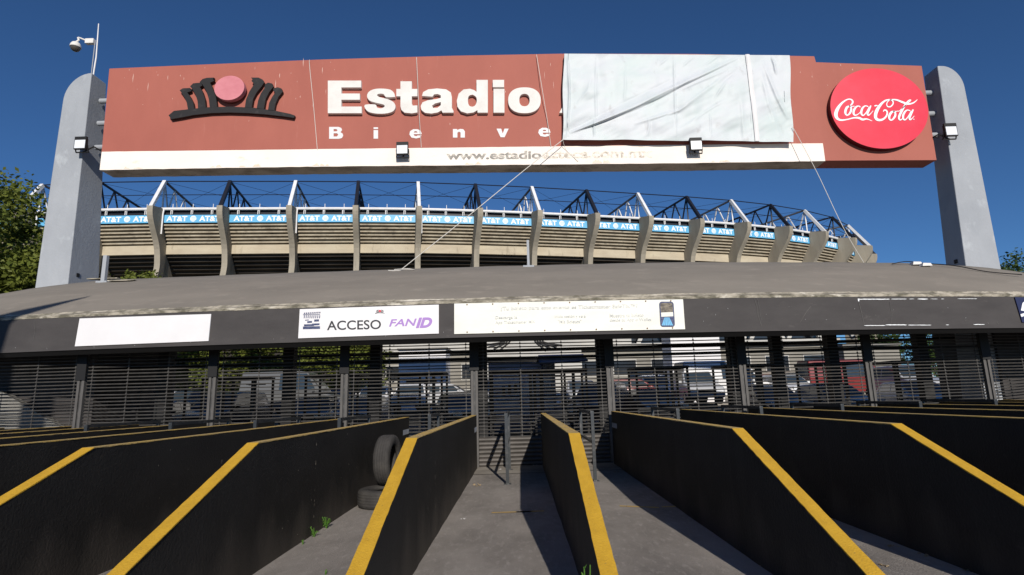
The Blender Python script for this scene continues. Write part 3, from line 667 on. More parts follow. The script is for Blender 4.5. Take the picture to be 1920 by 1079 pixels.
def px_poly(polys, X, Y, sc, org, box):   # crop pixel outlines -> unit box
    x0, y0, x1, y1 = box
    return [[(((org[0] + x / sc) - x0) / (x1 - x0), (y1 - (org[1] + y / sc)) / (y1 - y0)) for x, y in P] for P in polys]
ORG = (560, 80)
def crop_letter(polys, m=WL, d0=-.01, d1=.125, sc=3, org=ORG, name='letter'):
    xs = [x for P in polys for x, y in P]; ys = [y for P in polys for x, y in P]
    box = (org[0] + min(xs) / sc, org[1] + min(ys) / sc, org[0] + max(xs) / sc, org[1] + max(ys) / sc)
    return curve_text(px_poly(polys, 0, 0, sc, org, box), box, d0, d1, m, name=name)
def E_(x0, y0, x1, y1): return [[(x0 + (x1 - x0) * u, y1 - (y1 - y0) * v) for u, v in P] for P in HEAVY['E']]
def cc(P, n=4): return [p for p in spline(P + [P[0]], n)][:-1]
crop_letter(E_(171, 226, 360, 408))
crop_letter([cc([(547, 318), (497, 318), (482, 301), (455, 300), (446, 309), (462, 319), (505, 330), (537, 346), (549, 370), (538, 395), (505, 408), (455, 411), (408, 404), (384, 388), (378, 362), (435, 360), (446, 376), (468, 381), (488, 372), (482, 360), (440, 350), (403, 337), (390, 312), (402, 287), (435, 273), (480, 271), (520, 277), (541, 295)], 3)])
crop_letter([[(577, 230), (640, 230), (640, 273), (671, 273), (671, 314), (640, 314), (640, 356), (646, 366), (671, 365), (671, 404), (640, 409), (600, 405), (582, 390), (577, 370), (577, 314), (554, 314), (554, 273), (577, 273)]])
crop_letter([[(873, 405), (812, 405), (806, 392), (785, 404), (750, 410), (714, 406), (694, 390), (690, 368), (700, 348), (730, 336), (780, 329), (803, 322), (802, 308), (785, 301), (765, 303), (756, 316), (697, 312), (704, 290), (732, 275), (782, 270), (832, 275), (858, 292), (864, 318), (864, 378), (873, 395)], [(803, 346), (770, 354), (753, 366), (760, 379), (784, 378), (802, 364)]])
crop_letter([[(1002, 222), (1065, 222), (1065, 405), (1008, 405), (1007, 391), (985, 404), (950, 409), (915, 398), (895, 372), (892, 338), (902, 300), (930, 276), (965, 272), (990, 280), (1002, 290)], cc([(981, 305), (1001, 320), (1002, 350), (988, 370), (966, 370), (955, 352), (955, 322), (964, 309)], 3)])
crop_letter([[(1093, 263), (1156, 263), (1156, 222), (1093, 222)], [(1097, 273), (1158, 273), (1158, 405), (1097, 405)]])
crop_letter([[(1270 + 91 * x, 336 + 72 * y) for x, y in sup(0, 0, 1, 1)], [(1270 + 29 * x, 335 + 35 * y) for x, y in sup(0, 0, 1, 1, 28)]])
crop_letter([[(1465, 406), (1560, 225), (1620, 225), (1700, 406), (1630, 406), (1615, 370), (1560, 370), (1545, 406)]])
# second line
flat = dict(d0=-.01, d1=.012, m=M['white'])
def S2(polys): return crop_letter(polys, **flat)
S2([[(172, 476), (225, 476), (240, 482), (245, 494), (236, 506), (248, 514), (251, 526), (243, 539), (226, 543), (172, 543)], [(197, 488), (214, 489), (219, 495), (214, 501), (197, 501)], [(197, 512), (217, 512), (223, 520), (216, 530), (197, 530)]])
S2([[(422, 478), (447, 478), (447, 488), (422, 488)], [(422, 494), (447, 494), (447, 542), (422, 542)]])
def e_at(x, y, s=1): return [[(x + a * s, y + c * s) for a, c in P] for P in ([(70, 29), (24, 29), (28, 38), (40, 40), (46, 36), (69, 36), (60, 48), (38, 53), (12, 48), (0, 30), (4, 12), (22, 1), (46, 1), (64, 10)], [(46, 20), (42, 13), (30, 12), (24, 20)])]
S2(e_at(623, 488)); S2([[(868, 488), (892, 488), (892, 494), (908, 487), (926, 489), (935, 501), (935, 536), (911, 536), (911, 508), (902, 502), (893, 509), (893, 536), (868, 536)]])
S2([[(1113, 486), (1139, 486), (1148, 514), (1158, 486), (1181, 486), (1158, 534), (1136, 534)]]); S2(e_at(1348, 480, .98))
# web address, its paint mostly worn away
b = sign_text('www.estadio', (837, 284.5, 1015, 300), -.01, .011, M['grey_ink'], 'web_address', -.008, .028)
sign_text('azteca.com.mx', (1017, 283, 1223, 298), -.01, .011, M['grey_ink2'], 'web_address', -.010, .028)
# emblem
e = thing('tmp', (0, 0, 0), None, None); bpy.data.objects.remove(e)
for P in EMB: crop_letter([P], M['emblem'], .03, .13, 2.997, (0, 30), 'emblem_piece')
b = MB(); R = 1
c = SPm(1310 / 2.997, 30 + 428 / 2.997); ex = SPm(1393 / 2.997, 30 + 428 / 2.997); ez = SPm(1310 / 2.997, 30 + 361 / 2.997)
rx = ex.x - c.x; rz = ez.z - c.z
b.prism([(rx * math.cos(2 * PI * k / 56), rz * math.sin(2 * PI * k / 56)) for k in range(56)], lambda u, v, w: (c.x + u, YS - .10 - .16 * (1 - w), c.z + v)); b.build('emblem_ball', M['ball'], sg)
# round red disc
dc = SPm(1645, 208); dc = Vector(((10.28 + 13.39) / 2, YS, (11.86 + 9.107) / 2 + .0)); drx = 1.555; drz = 1.40
dsc = thing('drink_disc', (dc.x, YS, dc.z - drz), 'glossy bright red round disc with white script lettering at the sign end', 'sign')
b = MB(); N = 96; pr = [(math.cos(2 * PI * k / N), math.sin(2 * PI * k / N)) for k in range(N)]
b.add([(dc.x + drx * x, YS - .20, dc.z + drz * y) for x, y in pr] + [(dc.x + drx * x, YS + .002, dc.z + drz * y) for x, y in pr], [(k, (k + 1) % N, N + (k + 1) % N, N + k) for k in range(N)]); b.cur = 1
b.add([(dc.x + drx * x, YS - .20, dc.z + drz * y) for x, y in pr], [tuple(range(N))])
b.build('disc_body', [M['disc_side'], M['disc']], dsc)
# script: strokes traced in crop pixels (3.996x, origin 1440,80) : points (x, y, width)
SC = [
 [(612, 474, 3), (628, 462, 10), (634, 444, 12), (622, 428, 8), (594, 428, 8), (556, 452, 13), (524, 492, 22), (508, 534, 26), (516, 566, 20), (544, 582, 12), (590, 578, 8), (640, 566, 9), (680, 566, 14), (708, 578, 14), (740, 574, 8), (780, 589, 2)],
 [(616, 476, 7), (592, 486, 15), (580, 512, 17), (580, 534, 13), (592, 546, 8), (610, 534, 12), (622, 508, 14), (620, 484, 10), (606, 476, 6), (630, 480, 5), (648, 478, 4)],
 [(690, 486, 9), (682, 478, 6), (662, 482, 11), (644, 506, 15), (640, 532, 14), (652, 546, 9), (674, 538, 5), (698, 516, 4)],
 [(750, 482, 7), (728, 476, 7), (708, 492, 13), (698, 520, 15), (702, 542, 11), (716, 546, 7), (738, 520, 6), (758, 484, 6)],
 [(770, 474, 8), (756, 504, 14), (744, 532, 14), (752, 546, 9), (772, 530, 4), (786, 512, 3)],
 [(796, 478, 8), (808, 474, 8), (820, 474, 5)],
 [(862, 520, 4), (870, 508, 8), (886, 512, 10), (892, 532, 11), (880, 560, 12), (852, 580, 14), (820, 580, 18), (804, 558, 22), (812, 516, 24), (840, 470, 18), (876, 438, 11), (912, 430, 8), (934, 442, 8), (934, 464, 8), (916, 482, 8), (896, 482, 7), (888, 466, 6), (896, 444, 5), (922, 430, 6), (962, 432, 10), (1004, 448, 14), (1046, 462, 12), (1082, 456, 9), (1104, 442, 6), (1118, 428, 2)],
 [(946, 516, 7), (924, 524, 15), (908, 550, 17), (908, 572, 13), (920, 584, 8), (938, 572, 12), (952, 548, 14), (950, 524, 10), (936, 514, 6), (958, 518, 5), (976, 514, 4)],
 [(976, 520, 3), (1010, 490, 5), (1050, 452, 6), (1068, 434, 6), (1056, 434, 6), (1034, 456, 9), (1006, 504, 15), (984, 548, 16), (980, 572, 13), (992, 582, 7), (1012, 566, 4)],
 [(1064, 514, 7), (1042, 508, 7), (1022, 524, 13), (1010, 552, 15), (1014, 576, 11), (1028, 580, 7), (1050, 554, 6), (1070, 518, 6)],
 [(1086, 504, 9), (1070, 536, 15), (1058, 566, 14), (1064, 580, 9), (1082, 566, 4), (1094, 552, 3)],
 [(1086, 578, 4), (1090, 576, 5), (1094, 579, 4)]]
b = MB()
for k, st in enumerate(SC):
    q = spline(st, 7); L_, R_ = [], []
    for i, (x, y, w) in enumerate(q):
        x0, y0, _ = q[max(i - 1, 0)]; x1, y1, _ = q[min(i + 1, len(q) - 1)]; dx, dy = x1 - x0, y1 - y0; l = math.hypot(dx, dy) or 1; w = max(w, 1) + .8
        def SP2(a, c): p = SPm(1440 + a / 3.996, 80 + c / 3.996); f_ = (17.5 - .2) / 17.5; return Vector((p.x * f_, YS - .206 - k * .0007, (p.z - EYE) * f_ + EYE))
        L_.append(SP2(x - dy / l * w / 2, y + dx / l * w / 2)); R_.append(SP2(x + dy / l * w / 2, y - dx / l * w / 2))
    m_ = len(L_); b.add(L_ + R_, [(i, i + 1, m_ + i + 1, m_ + i) for i in range(m_ - 1)])
b.build('script_lettering', M['white_ink'], dsc)
# support pipes between sign and pillars
for (x0, x1, y, z) in [(-14.06, -13.45, 17.95, onY(192, 190, 17.95).z), (-14.04, -13.44, 17.95, onY(187, 232, 17.95).z), (-14.03, -13.42, 17.95, onY(183, 277, 17.95).z),
                       (13.5, 14.1, 17.9, onY(1741, 175, 17.9).z), (13.5, 14.08, 17.9, onY(1746, 214, 17.9).z), (13.5, 14.05, 17.9, onY(1750, 254, 17.9).z)]:
    b = MB(); b.tube([(x0, y, z), (x1, y, z)], .085, 12); b.build('support_pipe', M['pillar'], sg)
# ================================================================== TARP
TLc, TRc, BRc, BLc = (1057, 101.0), (1480, 104), (1487.5, 265.5), (1055, 262)
FOLD = [((1500, 95), (1520, 150), (1532, 215), 8, .05), ((1440, 130), (1540, 380), (1610, 520), 12, .035), ((1430, 200), (1480, 420), (1560, 640), 14, .025), ((90, 100), (104, 350), (88, 640), 7, .045), ((640, 640), (655, 580), (650, 520), 9, .02), ((275, 530), (272, 590), (275, 655), 6, .03), ((1075, 480), (1078, 570), (1082, 650), 6, .015), ((290, 110), (284, 330), (290, 560), 9, .018), ((485, 120), (490, 300), (480, 420), 8, .012), ((825, 95), (832, 330), (840, 650), 7, .018), ((1290, 380), (1300, 500), (1310, 660), 14, .02)]
random.seed(15)
for k_, (m1, en, wd, am) in enumerate((((560, 430), (1290, 100), 15, .055), ((600, 455), (1280, 112), 8, -.03), ((640, 400), (1180, 150), 11, .022), ((520, 470), (1000, 210), 7, .018), ((430, 500), (820, 330), 8, .02), ((330, 545), (640, 440), 9, .022), ((700, 395), (1240, 170), 8, .02), ((480, 420), (900, 215), 12, -.018))):
    FOLD.append(((80 + k_ * 6, 645 - k_ * 5), m1, en, wd, am))
for st_, m1, en, wd, am in (((560, 560), (860, 470), (1250, 180), 11, .04), ((700, 540), (930, 420), (1200, 220), 7, -.015), ((640, 420), (840, 320), (1010, 200), 9, .02), ((900, 580), (1060, 470), (1170, 400), 9, .015), ((720, 160), (760, 125), (800, 95), 7, .015), ((880, 170), (930, 125), (970, 95), 7, .015), ((1010, 180), (1080, 130), (1130, 95), 8, .015), ((160, 420), (230, 330), (250, 250), 9, .015), ((1100, 400), (1180, 280), (1270, 200), 8, .018)):
    FOLD.append((st_, m1, en, wd, am))
def segd(px, py, a, b_):
    dx, dy = b_[0] - a[0], b_[1] - a[1]; t = max(0, min(1, ((px - a[0]) * dx + (py - a[1]) * dy) / (dx * dx + dy * dy)))
    return math.hypot(px - a[0] - t * dx, py - a[1] - t * dy), t
from mathutils import noise as mn
def tarp(u, v):
    top = Vector((TLc[0] + (TRc[0] - TLc[0]) * u, TLc[1] + (TRc[1] - TLc[1]) * u)); bot = Vector((BLc[0] + (BRc[0] - BLc[0]) * u, BLc[1] + (BRc[1] - BLc[1]) * u))
    edge = .8 * math.sin(u * 17) + .4 * math.sin(u * 37 + 1)
    if u > .83: bot = bot + Vector((0, 2.0 * (u - .83) / .17))
    p = bot * (1 - v) + top * v
    p.x += (1 - abs(2 * u - 1) * 0) * 0 + (u > .97) * math.sin(v * 9) * 1.3 + (u < .02) * math.sin(v * 8) * 1.2
    p.y += edge * (1 - v) * .8
    cx, cy = (p.x - 1040) * 3.692, (p.y - 80) * 3.692; h = 0
    for a, m_, c_, w, amp in FOLD:
        d1, t1 = segd(cx, cy, a, m_); d2, t2 = segd(cx, cy, m_, c_); d = min(d1, d2); h += amp * math.exp(-(d / w) ** 2) * min(1, .25 + 1.5 * min(t1 if t1 < 1 else 1, 1 - t2 if t2 > 0 else 1))
    h *= 1 - max(0, (v - .9) / .1) ** 2 * .85
    sa = cx * .88 - cy * .47; ta = cx * .47 + cy * .88
    h += .05 * mn.noise((cx * .006, cy * .009, 3)) + .030 * mn.noise((sa * .0035, ta * .013, 7)) * (1 if u < .82 else .3) + .012 * mn.noise((cx * .018, cy * .004, 2)) + .005 * mn.noise((sa * .012, ta * .04, 11))
    h += .03 * math.sin(u * 40) * max(0, v - .85) / .15
    w_ = SPm(p.x, p.y); return EYEV + (w_ - EYEV) * ((YS - .24 - h - .05 * math.sin(PI * v)) / YS)
b = MB(); b.grid(400, 130, tarp)
b.cur = 1; b.grid(3, 60, lambda u, v: tarp(.835 - .004 * v - .018 * (v ** 1.4) + .020 * (u - .5) - (1 - v) * -.008, v) + Vector((0, -.028 - .02 * math.sin(PI * u), 0))); b.cur = 0
# top hem folded back over the sign
b.grid(400, 2, lambda u, v: tarp(u, 1) + Vector((0, .33 * v, .015 * math.sin(PI * v))))
tp = b.build('tarpaulin', [M['tarp'], M['white']], smooth=True, fix=False, base=tuple(SPm(1270, 263, .24))); tag(tp, 'wrinkled white tarpaulin tied over the middle of the red sign', 'tarpaulin')
# ================================================================== ROPES
def rope(pts, r, label, grp='thin ropes hanging on the sign', name='rope', m='rope'):
    b = MB(); b.tube(spline([tuple(p) for p in pts], 6), r, 6); o = b.build(name, M[m]); tag(o, label, name, grp)
def P3(x, y, Y): return onY(x, y, Y)
rope([P3(580, 112.5, 17.42), P3(581, 130, 17.46), P3(588, 200, 17.47), P3(595, 281, 17.475)], .009, 'thin rope hanging down the sign left of the big lettering')
rope([P3(781, 108, 17.42), P3(783, 150, 17.30), P3(786, 215, 17.30), P3(790, 277, 17.475)], .009, 'thin rope hanging down the sign across the big lettering')
rope([P3(1006, 103, 17.42), P3(1017, 170, 17.3), P3(1026, 225, 17.44), P3(1033, 275, 17.475)], .009, 'thin rope hanging down the sign between lettering and tarpaulin')
rope([P3(1056, 262, 17.2), P3(985, 318, 17.1), P3(870, 412, 17.0), P3(752, 506, 17.2)], .012, 'long slack rope from lower left tarpaulin corner down to the roof')
rope([P3(1486, 238, 17.2), P3(1530, 320, 17.1), P3(1580, 425, 17.0), P3(1622, 497, 17.3)], .009, 'long rope from lower right tarpaulin corner down to the roof')
rope([P3(1055, 262, 17.25), P3(1062, 282, 17.47), P3(1084, 303, 17.47)], .007, 'short loose rope end below the tarpaulin on the cream band')
# ================================================================== FLOODLIGHTS
def flood(px, py, Y, sgn, label, arm):
    c = onY(px, py, Y); root = thing('floodlight', (c.x, Y, c.z - .22), label, 'floodlight', 'floodlights on the entrance sign')
    w, h, d = .19, .215, .07
    b = MB(); b.box((c.x - w, Y, c.z - h), (c.x + w, Y + d, c.z + h)); 
    for k in range(7): b.box((c.x - w + .02 + k * .053, Y + d, c.z - h * .8), (c.x - w + .035 + k * .053, Y + d + .05, c.z + h * .8))
    o = b.build('housing', M['blackm'], root)
    b = MB(); b.box((c.x - w + .022, Y - .008, c.z - h + .03), (c.x + w - .022, Y + .0, c.z + h - .12)); b.build('glass', M['glassw'], root)
    b = MB()
    for s in (-1, 1): b.beam((c.x + s * (w + .012), Y + .05, c.z - .02), (c.x + s * (w + .012), Y + .13, c.z - .26), .02, .035)
    b.box((c.x - w - .02, Y + .12, c.z - .285), (c.x + w + .02, Y + .16, c.z - .255))
    pts = [(c.x, Y + .14, c.z - .27)] + arm(c)
    b.tube(pts, .025, 6); b.build('bracket', M['blackm'], root)
    return root
flood(754, 278, 17.2, 1, 'black floodlight with white glass on the cream band below the lettering', lambda c: [(c.x, 17.49, c.z - .10)])
flood(1305.5, 270, 17.2, 1, 'black floodlight with white glass under the tarpaulin', lambda c: [(c.x, 17.49, c.z - .10)])
flood(150, 268, 17.15, 1, 'black floodlight on an arm in front of the left pillar', lambda c: [(c.x + .35, 17.3, c.z - .08), (-13.47, 17.55, c.z - .15)])
flood(1783.5, 243, 17.15, 1, 'black floodlight on an arm in front of the right pillar', lambda c: [(c.x - .3, 17.3, c.z - .08), (13.53, 17.55, c.z - .1)])
for (sx, px, py) in ((-1, 178, 285), (1, 1764, 258)):
    pass
# ================================================================== CCTV mast
zt = 12.74; mx_ = -14.12
cc_ = thing('camera_mast', (mx_, 17.7, zt), 'slim pale mast with a dome security camera on the left pillar', 'camera')
b = MB(); top = onY(185, 45, 17.7); bt = onY(175.5, 134, 17.7); b.tube([(bt.x, 17.7, zt - .02), (bt.x + .03, 17.7, zt + .7), (top.x, 17.7, top.z)], .028, 8, .016); b.build('mast', M['steel_w'], cc_)
b = MB(); q = onY(172.5, 130, 17.62); r_ = onY(178, 82, 17.62); b.tube([(q.x, 17.62, zt - .02), (r_.x, 17.62, r_.z)], .016, 6); b.build('conduit', M['pillar'], cc_)
bx = onY(169, 79, 17.62)
b = MB(); b.box((bx.x - .13, 17.54, bx.z - .09), (bx.x + .16, 17.68, bx.z + .09)); o = b.build('junction_box', M['white_letter'], cc_); bevel(o, .015)
a1 = onY(143, 78, 17.4)
b = MB(); b.tube(spline([(bx.x - .1, 17.6, bx.z + .03), (bx.x - .32, 17.5, bx.z + .09), (a1.x + .06, 17.42, a1.z + .06), (a1.x, 17.4, a1.z - .02)], 5), .03, 8); b.build('arm', M['white_letter'], cc_)
b = MB(); z0 = onY(143, 89, 17.4).z
b.lathe([(.001, .19), (.07, .185), (.12, .15), (.155, .08), (.165, .02), (.165, -.01), (.15, -.012)], (a1.x, 17.4, z0), (0, 0, 1)); b.build('camera_housing', M['white_letter'], cc_, smooth=True)
b = MB(); b.lathe([(.148, -.005), (.14, -.06), (.11, -.11), (.06, -.145), (.001, -.155)], (a1.x, 17.4, z0), (0, 0, 1)); b.build('dome', mat('smoked_dome', (.08, .07, .06), rough=.1, spec=.6), cc_, smooth=True)
# ================================================================== roof furniture
def rpt(px, py):
    """first point of the roof surface along the view through a roof pixel"""
    r = ray(px, py); s_ = 13.0
    while s_ < 20:
        p = EYEV + r * (s_ / r.y)
        if p.z <= roof_z(p.x, p.y) + .035 and p.y > fy(p.x) + .2: return p
        s_ += .02
    return EYEV + r * (17.4 / r.y)
def roof_post(px, pyb, pyt, label, w=.05):
    p = rpt(px, pyb); t_ = onY(px - 1, pyt, p.y); root = thing('roof_post', p, label, 'post', 'short grey posts on the roof')
    b = MB(); b.box((p.x - w, p.y - w, p.z), (p.x + w, p.y + w, t_.z)); b.build('post', M['pillar'], root)
    b = MB(); b.box((p.x - .16, p.y - .10, p.z - .04), (p.x + .16, p.y + .10, p.z + .015)); b.build('base_plate', M['pillar'], root)
roof_post(194, 529, 480, 'short grey post on the roof beside the left pillar', .055)
roof_post(991, 500, 451, 'short grey post on the roof edge left of centre sign base', .035)
random.seed(12)
b = MB()
for (px, py, w, h, d) in ((181, 525, .22, .03, .12), (212, 524, .2, .03, .1), (228, 528, .35, .02, .1), (243, 527, .2, .02, .1)):
    p = rpt(px, py); b.hexa([(p.x - w, p.y - d, p.z), (p.x + w, p.y - d, p.z), (p.x + w * .9, p.y + d, p.z + .02), (p.x - w, p.y + d, p.z + .02), (p.x - w, p.y - d, p.z + h), (p.x + w * .9, p.y - d, p.z + h), (p.x + w * .8, p.y + d, p.z + h + .02), (p.x - w, p.y + d, p.z + h + .02)])
tag(b.build('roof_rubble', M['edge']), 'pale broken slabs lying on the roof beside the left pillar', 'rubble')
pts = [rpt(1672, 497.5), rpt(1700, 496), rpt(1735, 496.5), rpt(1790, 504), rpt(1850, 512), rpt(1916, 521)]
rope([Vector(p) + Vector((0, -.02, .03 + (.05 if i % 2 else 0))) for i, p in enumerate(pts)], .014, 'dark cable lying along the roof towards the right pillar', None, 'roof_cable', 'blackm')
for i, (px, py) in enumerate(((1717, 493.5), (1735, 496))):
    p = rpt(px, py + 4); b = MB(); b.hexa([(p.x - .14, p.y - .1, p.z), (p.x + .14, p.y - .1, p.z), (p.x + .14, p.y + .1, p.z), (p.x - .14, p.y + .1, p.z), (p.x - .1, p.y - .08, p.z + .09), (p.x + .11, p.y - .08, p.z + .08), (p.x + .11, p.y + .08, p.z + .08), (p.x - .1, p.y + .08, p.z + .09)])
    tag(b.build('roof_stone', M['white_letter']), ('left' if i == 0 else 'right') + ' one of two small white blocks on the roof by the right pillar', 'block', 'white blocks on the roof')
p = rpt(760, 508); rope([p + Vector((-.5, 0, .02)), p + Vector((-.2, .1, .03)), p + Vector((0, -.1, .02)), p + Vector((.25, .05, .03)), p + Vector((.1, -.15, .02)), p + Vector((-.3, -.1, .02))], .012, 'coiled end of the long rope lying on the roof')
# ================================================================== STADIUM
SS = 1.3 * .98
P0 = [(-73.0, 74.0), (-64.8, 72.3), (-56.3, 72.0), (-47.6, 72.34), (-38.89, 73.04), (-30.04, 73.75), (-21.49, 74.55), (-13.19, 75.56), (-5.09, 77.03), (3.15, 78.79), (11.46, 80.80), (19.60, 82.90), (27.72, 85.0), (35.64, 87.4), (43.34, 90.3), (50.9, 94.0), (58.2, 98.6), (64.4, 104.4), (69.4, 111.2), (73.0, 118.9), (75.0, 127.2), (75.6, 136)]
P0 = [Vector((x * SS, y * SS, 0)) for x, y in P0]; NP = len(P0)
def tang(i): return (P0[min(i + 1, NP - 1)] - P0[max(i - 1, 0)]).normalized()
NROT = Matrix.Rotation(math.radians(4.5), 3, 'Z')
def outn(i): t_ = tang(i); return NROT @ Vector((t_.y, -t_.x, 0))
st = thing('stadium', (0, 100, 0), 'large concrete stadium with curved fins, blue band and steel roof trusses', 'stadium')
def RP(i, r, z): return P0[i] + outn(i) * r + Vector((0, 0, z))   # r outwards from the line of the fin heads
def ringpts(r, z, lo=0, hi=None):
    hi = NP if hi is None else hi; return [RP(i, r, z) for i in range(lo, hi)]
def strip(mb, prof, lo=0, hi=None):   # prof: list of (r, z) -> swept along the ring
    hi = NP if hi is None else hi; vs = [RP(i, r, z) for i in range(lo, hi) for r, z in prof]; k = len(prof)
    mb.add(vs, [(a * k + j, (a + 1) * k + j, (a + 1) * k + j + 1, a * k + j + 1) for a in range(hi - lo - 1) for j in range(k - 1)])
# stepped underside of the upper tier
prof = []; z = 32.45; r = -1.95
for k in range(6):
    prof += [(r, z), (r, z - .25), (r - .7, z - .26), (r - .7, z - .52)]; z -= .53; r -= .36
prof += [(r, z + .01), (r, z - .3)]
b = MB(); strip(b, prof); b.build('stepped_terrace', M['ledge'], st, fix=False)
b = MB(); strip(b, [(-4.9, 29.3), (-4.05, 29.3), (-4.05, 27.7), (-4.9, 27.7)]); b.build('ring_beam', M['beam'], st, fix=False)
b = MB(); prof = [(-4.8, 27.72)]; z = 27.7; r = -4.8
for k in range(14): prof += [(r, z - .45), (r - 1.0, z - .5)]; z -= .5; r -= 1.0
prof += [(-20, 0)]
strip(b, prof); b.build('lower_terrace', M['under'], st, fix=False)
b = MB(); strip(b, [(-9, 23.4), (-6.3, 23.4), (-6.3, 22.7), (-9, 22.7)]); b.build('lower_ledge', M['beam'], st, fix=False)
b = MB(); strip(b, [(-2.9, 32.46), (-2.3, 32.46), (-2.3, 35.2), (-4.5, 35.4)]); b.build('dark_parapet', M['steel_b'], st, fix=False)
roofline = MB(); strip(roofline, [(-5, 35.45), (-30, 35.6), (-30, 36.0), (-5, 35.75)]); roofline.build('roof_deck', M['steel_g'], st, fix=False)
# blue band: one panel per bay with lettering
panel0 = None
def unit_panel(L):
    o = MB(); o.box((-L / 2, -.09, 32.72), (L / 2, .05, 34.1)); return o
for i in range(NP - 1):
    a, c_ = RP(i, -1.95, 0), RP(i + 1, -1.95, 0); d = (c_ - a); L = d.length - .7; mid = (a + c_) / 2; ang = math.atan2(d.y, d.x)
    o = MB(); o.box((-L / 2, -.09, 32.72), (L / 2, .05, 34.1)); po = o.build('blue_panel', M['blue'], st, base=None)
    # shift to place
    po.data.transform(Matrix.Translation(-(-Vector(st.location)))) if False else None
    me = po.data
    for v in me.vertices: v.co += Vector(st.location)
    R_ = Matrix.Rotation(ang, 4, 'Z')
    for v in me.vertices: v.co = (R_ @ v.co) + mid - Vector(st.location)
    if 2 <= i <= 17:
        for kind, box in (('AT&T', (-4.45, -1.0)), ('AT&T', (1.0, 4.45)), ('globe', (0, 0))):
            t_ = MB()
            if kind == 'globe':
                t_.prism([(.52 * math.cos(2 * PI * k / 20), .52 * math.sin(2 * PI * k / 20)) for k in range(20)], lambda u, v, w: (u, -.10 - .03 * (1 - w), 33.41 + v)); m_ = M['white_ink']
                for zz in (-.28, -.05, .18): t_.cur = 1; t_.prism([(-.30, -.035), (.42, -.035), (.46, .035), (-.36, .035)], lambda u, v, w: (u, -.132 - .01 * (1 - w), 33.41 + zz + v))
            else:
                put_text(t_, kind, lambda u, v, w: (box[0] + (box[1] - box[0]) * u, -.09 - .05 * w, 32.93 + .96 * v), .035)
            go = t_.build('lettering' if kind != 'globe' else 'globe_mark', [M['white_ink'], M['blue']], st, fix=False)
            for v in go.data.vertices: v.co = (R_ @ (v.co + Vector(st.location))) + mid - Vector(st.location)
            go.parent = po
# white pipe with small posts
b = MB(); b.tube(spline([tuple(p) for p in ringpts(-1.8, 35.15)], 3), .27, 8); b.build('white_pipe', M['steel_w'], st, smooth=True)
for i in range(2, NP - 4):
    for k in range(3):
        t_ = (k + .6) / 3.3; p = RP(i, -1.8, 0) * (1 - t_) + RP(i + 1, -1.8, 0) * t_; b = MB()
        b.tube([p + Vector((0, 0, 34.2)), p + Vector((0, 0, 36.05))], .06, 5); b.box((p.x - .3, p.y - .08, 34.15), (p.x - .18, p.y + .04, 34.95)); b.box((p.x - .179, p.y - .08, 34.83), (p.x - .055, p.y + .04, 34.95))
        b.build('pipe_post', M['steel_w'], st)
# curved concrete fins
OUT = [(1.85, 34.55), (1.8, 33.5), (1.35, 32.4), (.25, 30.9), (-1.0, 29.4), (-1.8, 28.0), (-2.2, 26.3), (-2.3, 25), (-1.9, 23.6), (-1.3, 22), (-.6, 19), (0, 0)]
INN = [(-2.5, 0), (-3, 18), (-3.6, 22), (-4.0, 25), (-4.15, 27.5), (-3.95, 29.2), (-3.05, 31.2), (-1.75, 32.8), (-1.8, 35.25)]
for i in range(1, NP - 1):
    n_, t_ = outn(i), tang(i); base = P0[i]
    b = MB(); outl = spline(OUT, 2) + INN
    b.prism(outl, lambda u, v, w: base + n_ * u + t_ * ((w - .5) * .95) + Vector((0, 0, v))); fo = b.build('concrete_fin', M['concrete'], st)
    b = MB()
    b.prism([(-2.6, 27.6), (-4.4, 27.6), (-9.6, 22.3), (-13.4, 18), (-11.4, 18), (-8.0, 22.0)], lambda u, v, w: base + n_ * u + t_ * ((w - .5) * .8) + Vector((0, 0, v))); b.build('raking_leg', M['concrete'], st)
    wh = (i % 2 == 1)
    Z = Vector((0, 0, 1)); A0 = base + n_ * 1.5 + Z * 34.4; AP = base + n_ * (-2.4) + Z * 40.4; IN = base + n_ * (-30) + Z * 39.3; B0 = base + n_ * (-2.4) + Z * 35.5; B1 = base + n_ * (-30) + Z * 38.4
    tr = MB(); tr.beam(A0, AP, .55, .55); so_ = tr.build('truss_strut', M['steel_w'] if wh else M['steel_b'], st)
    tr = MB(); tr.beam(AP, IN, .3, .3); tr.beam(A0, B0, .25, .25); tr.build('truss_chord', M['steel_g'] if wh else M['steel_b'], st)
    tr = MB(); prev = B0
    for k in range(1, 7):
        a = k / 7; topp = AP * (1 - a) + IN * a; a2 = (k + .5) / 7; bot = B0 * (1 - a2) + B1 * a2
        if k == 1: tr.beam(AP, B0, .22, .22); tr.beam(AP, B0 * (1 - .07) + B1 * .07, .2, .2)
        bp = B0 * (1 - (k - .5) / 7) + B1 * ((k - .5) / 7)
        tr.beam(bp, topp, .2, .2); tr.beam(topp, bot, .2, .2)
    tr.beam(AP, B0 * (1 - .5 / 7) + B1 * (.5 / 7), .2, .2); tr.beam(B0, B1, .22, .22)
    tr.build('truss_web', M['steel_w'] if wh else M['steel_b'], st)
    if wh:
        tr = MB(); tr.tube([tuple(base + n_ * -1.7 + t_ * .62 + Z * 35.0), tuple(base + n_ * -1.5 + t_ * .62 + Z * 34.3), tuple(base + n_ * -1.5 + t_ * .62 + Z * 30.6)], .13, 6); tr.build('downpipe', M['steel_w'], st)
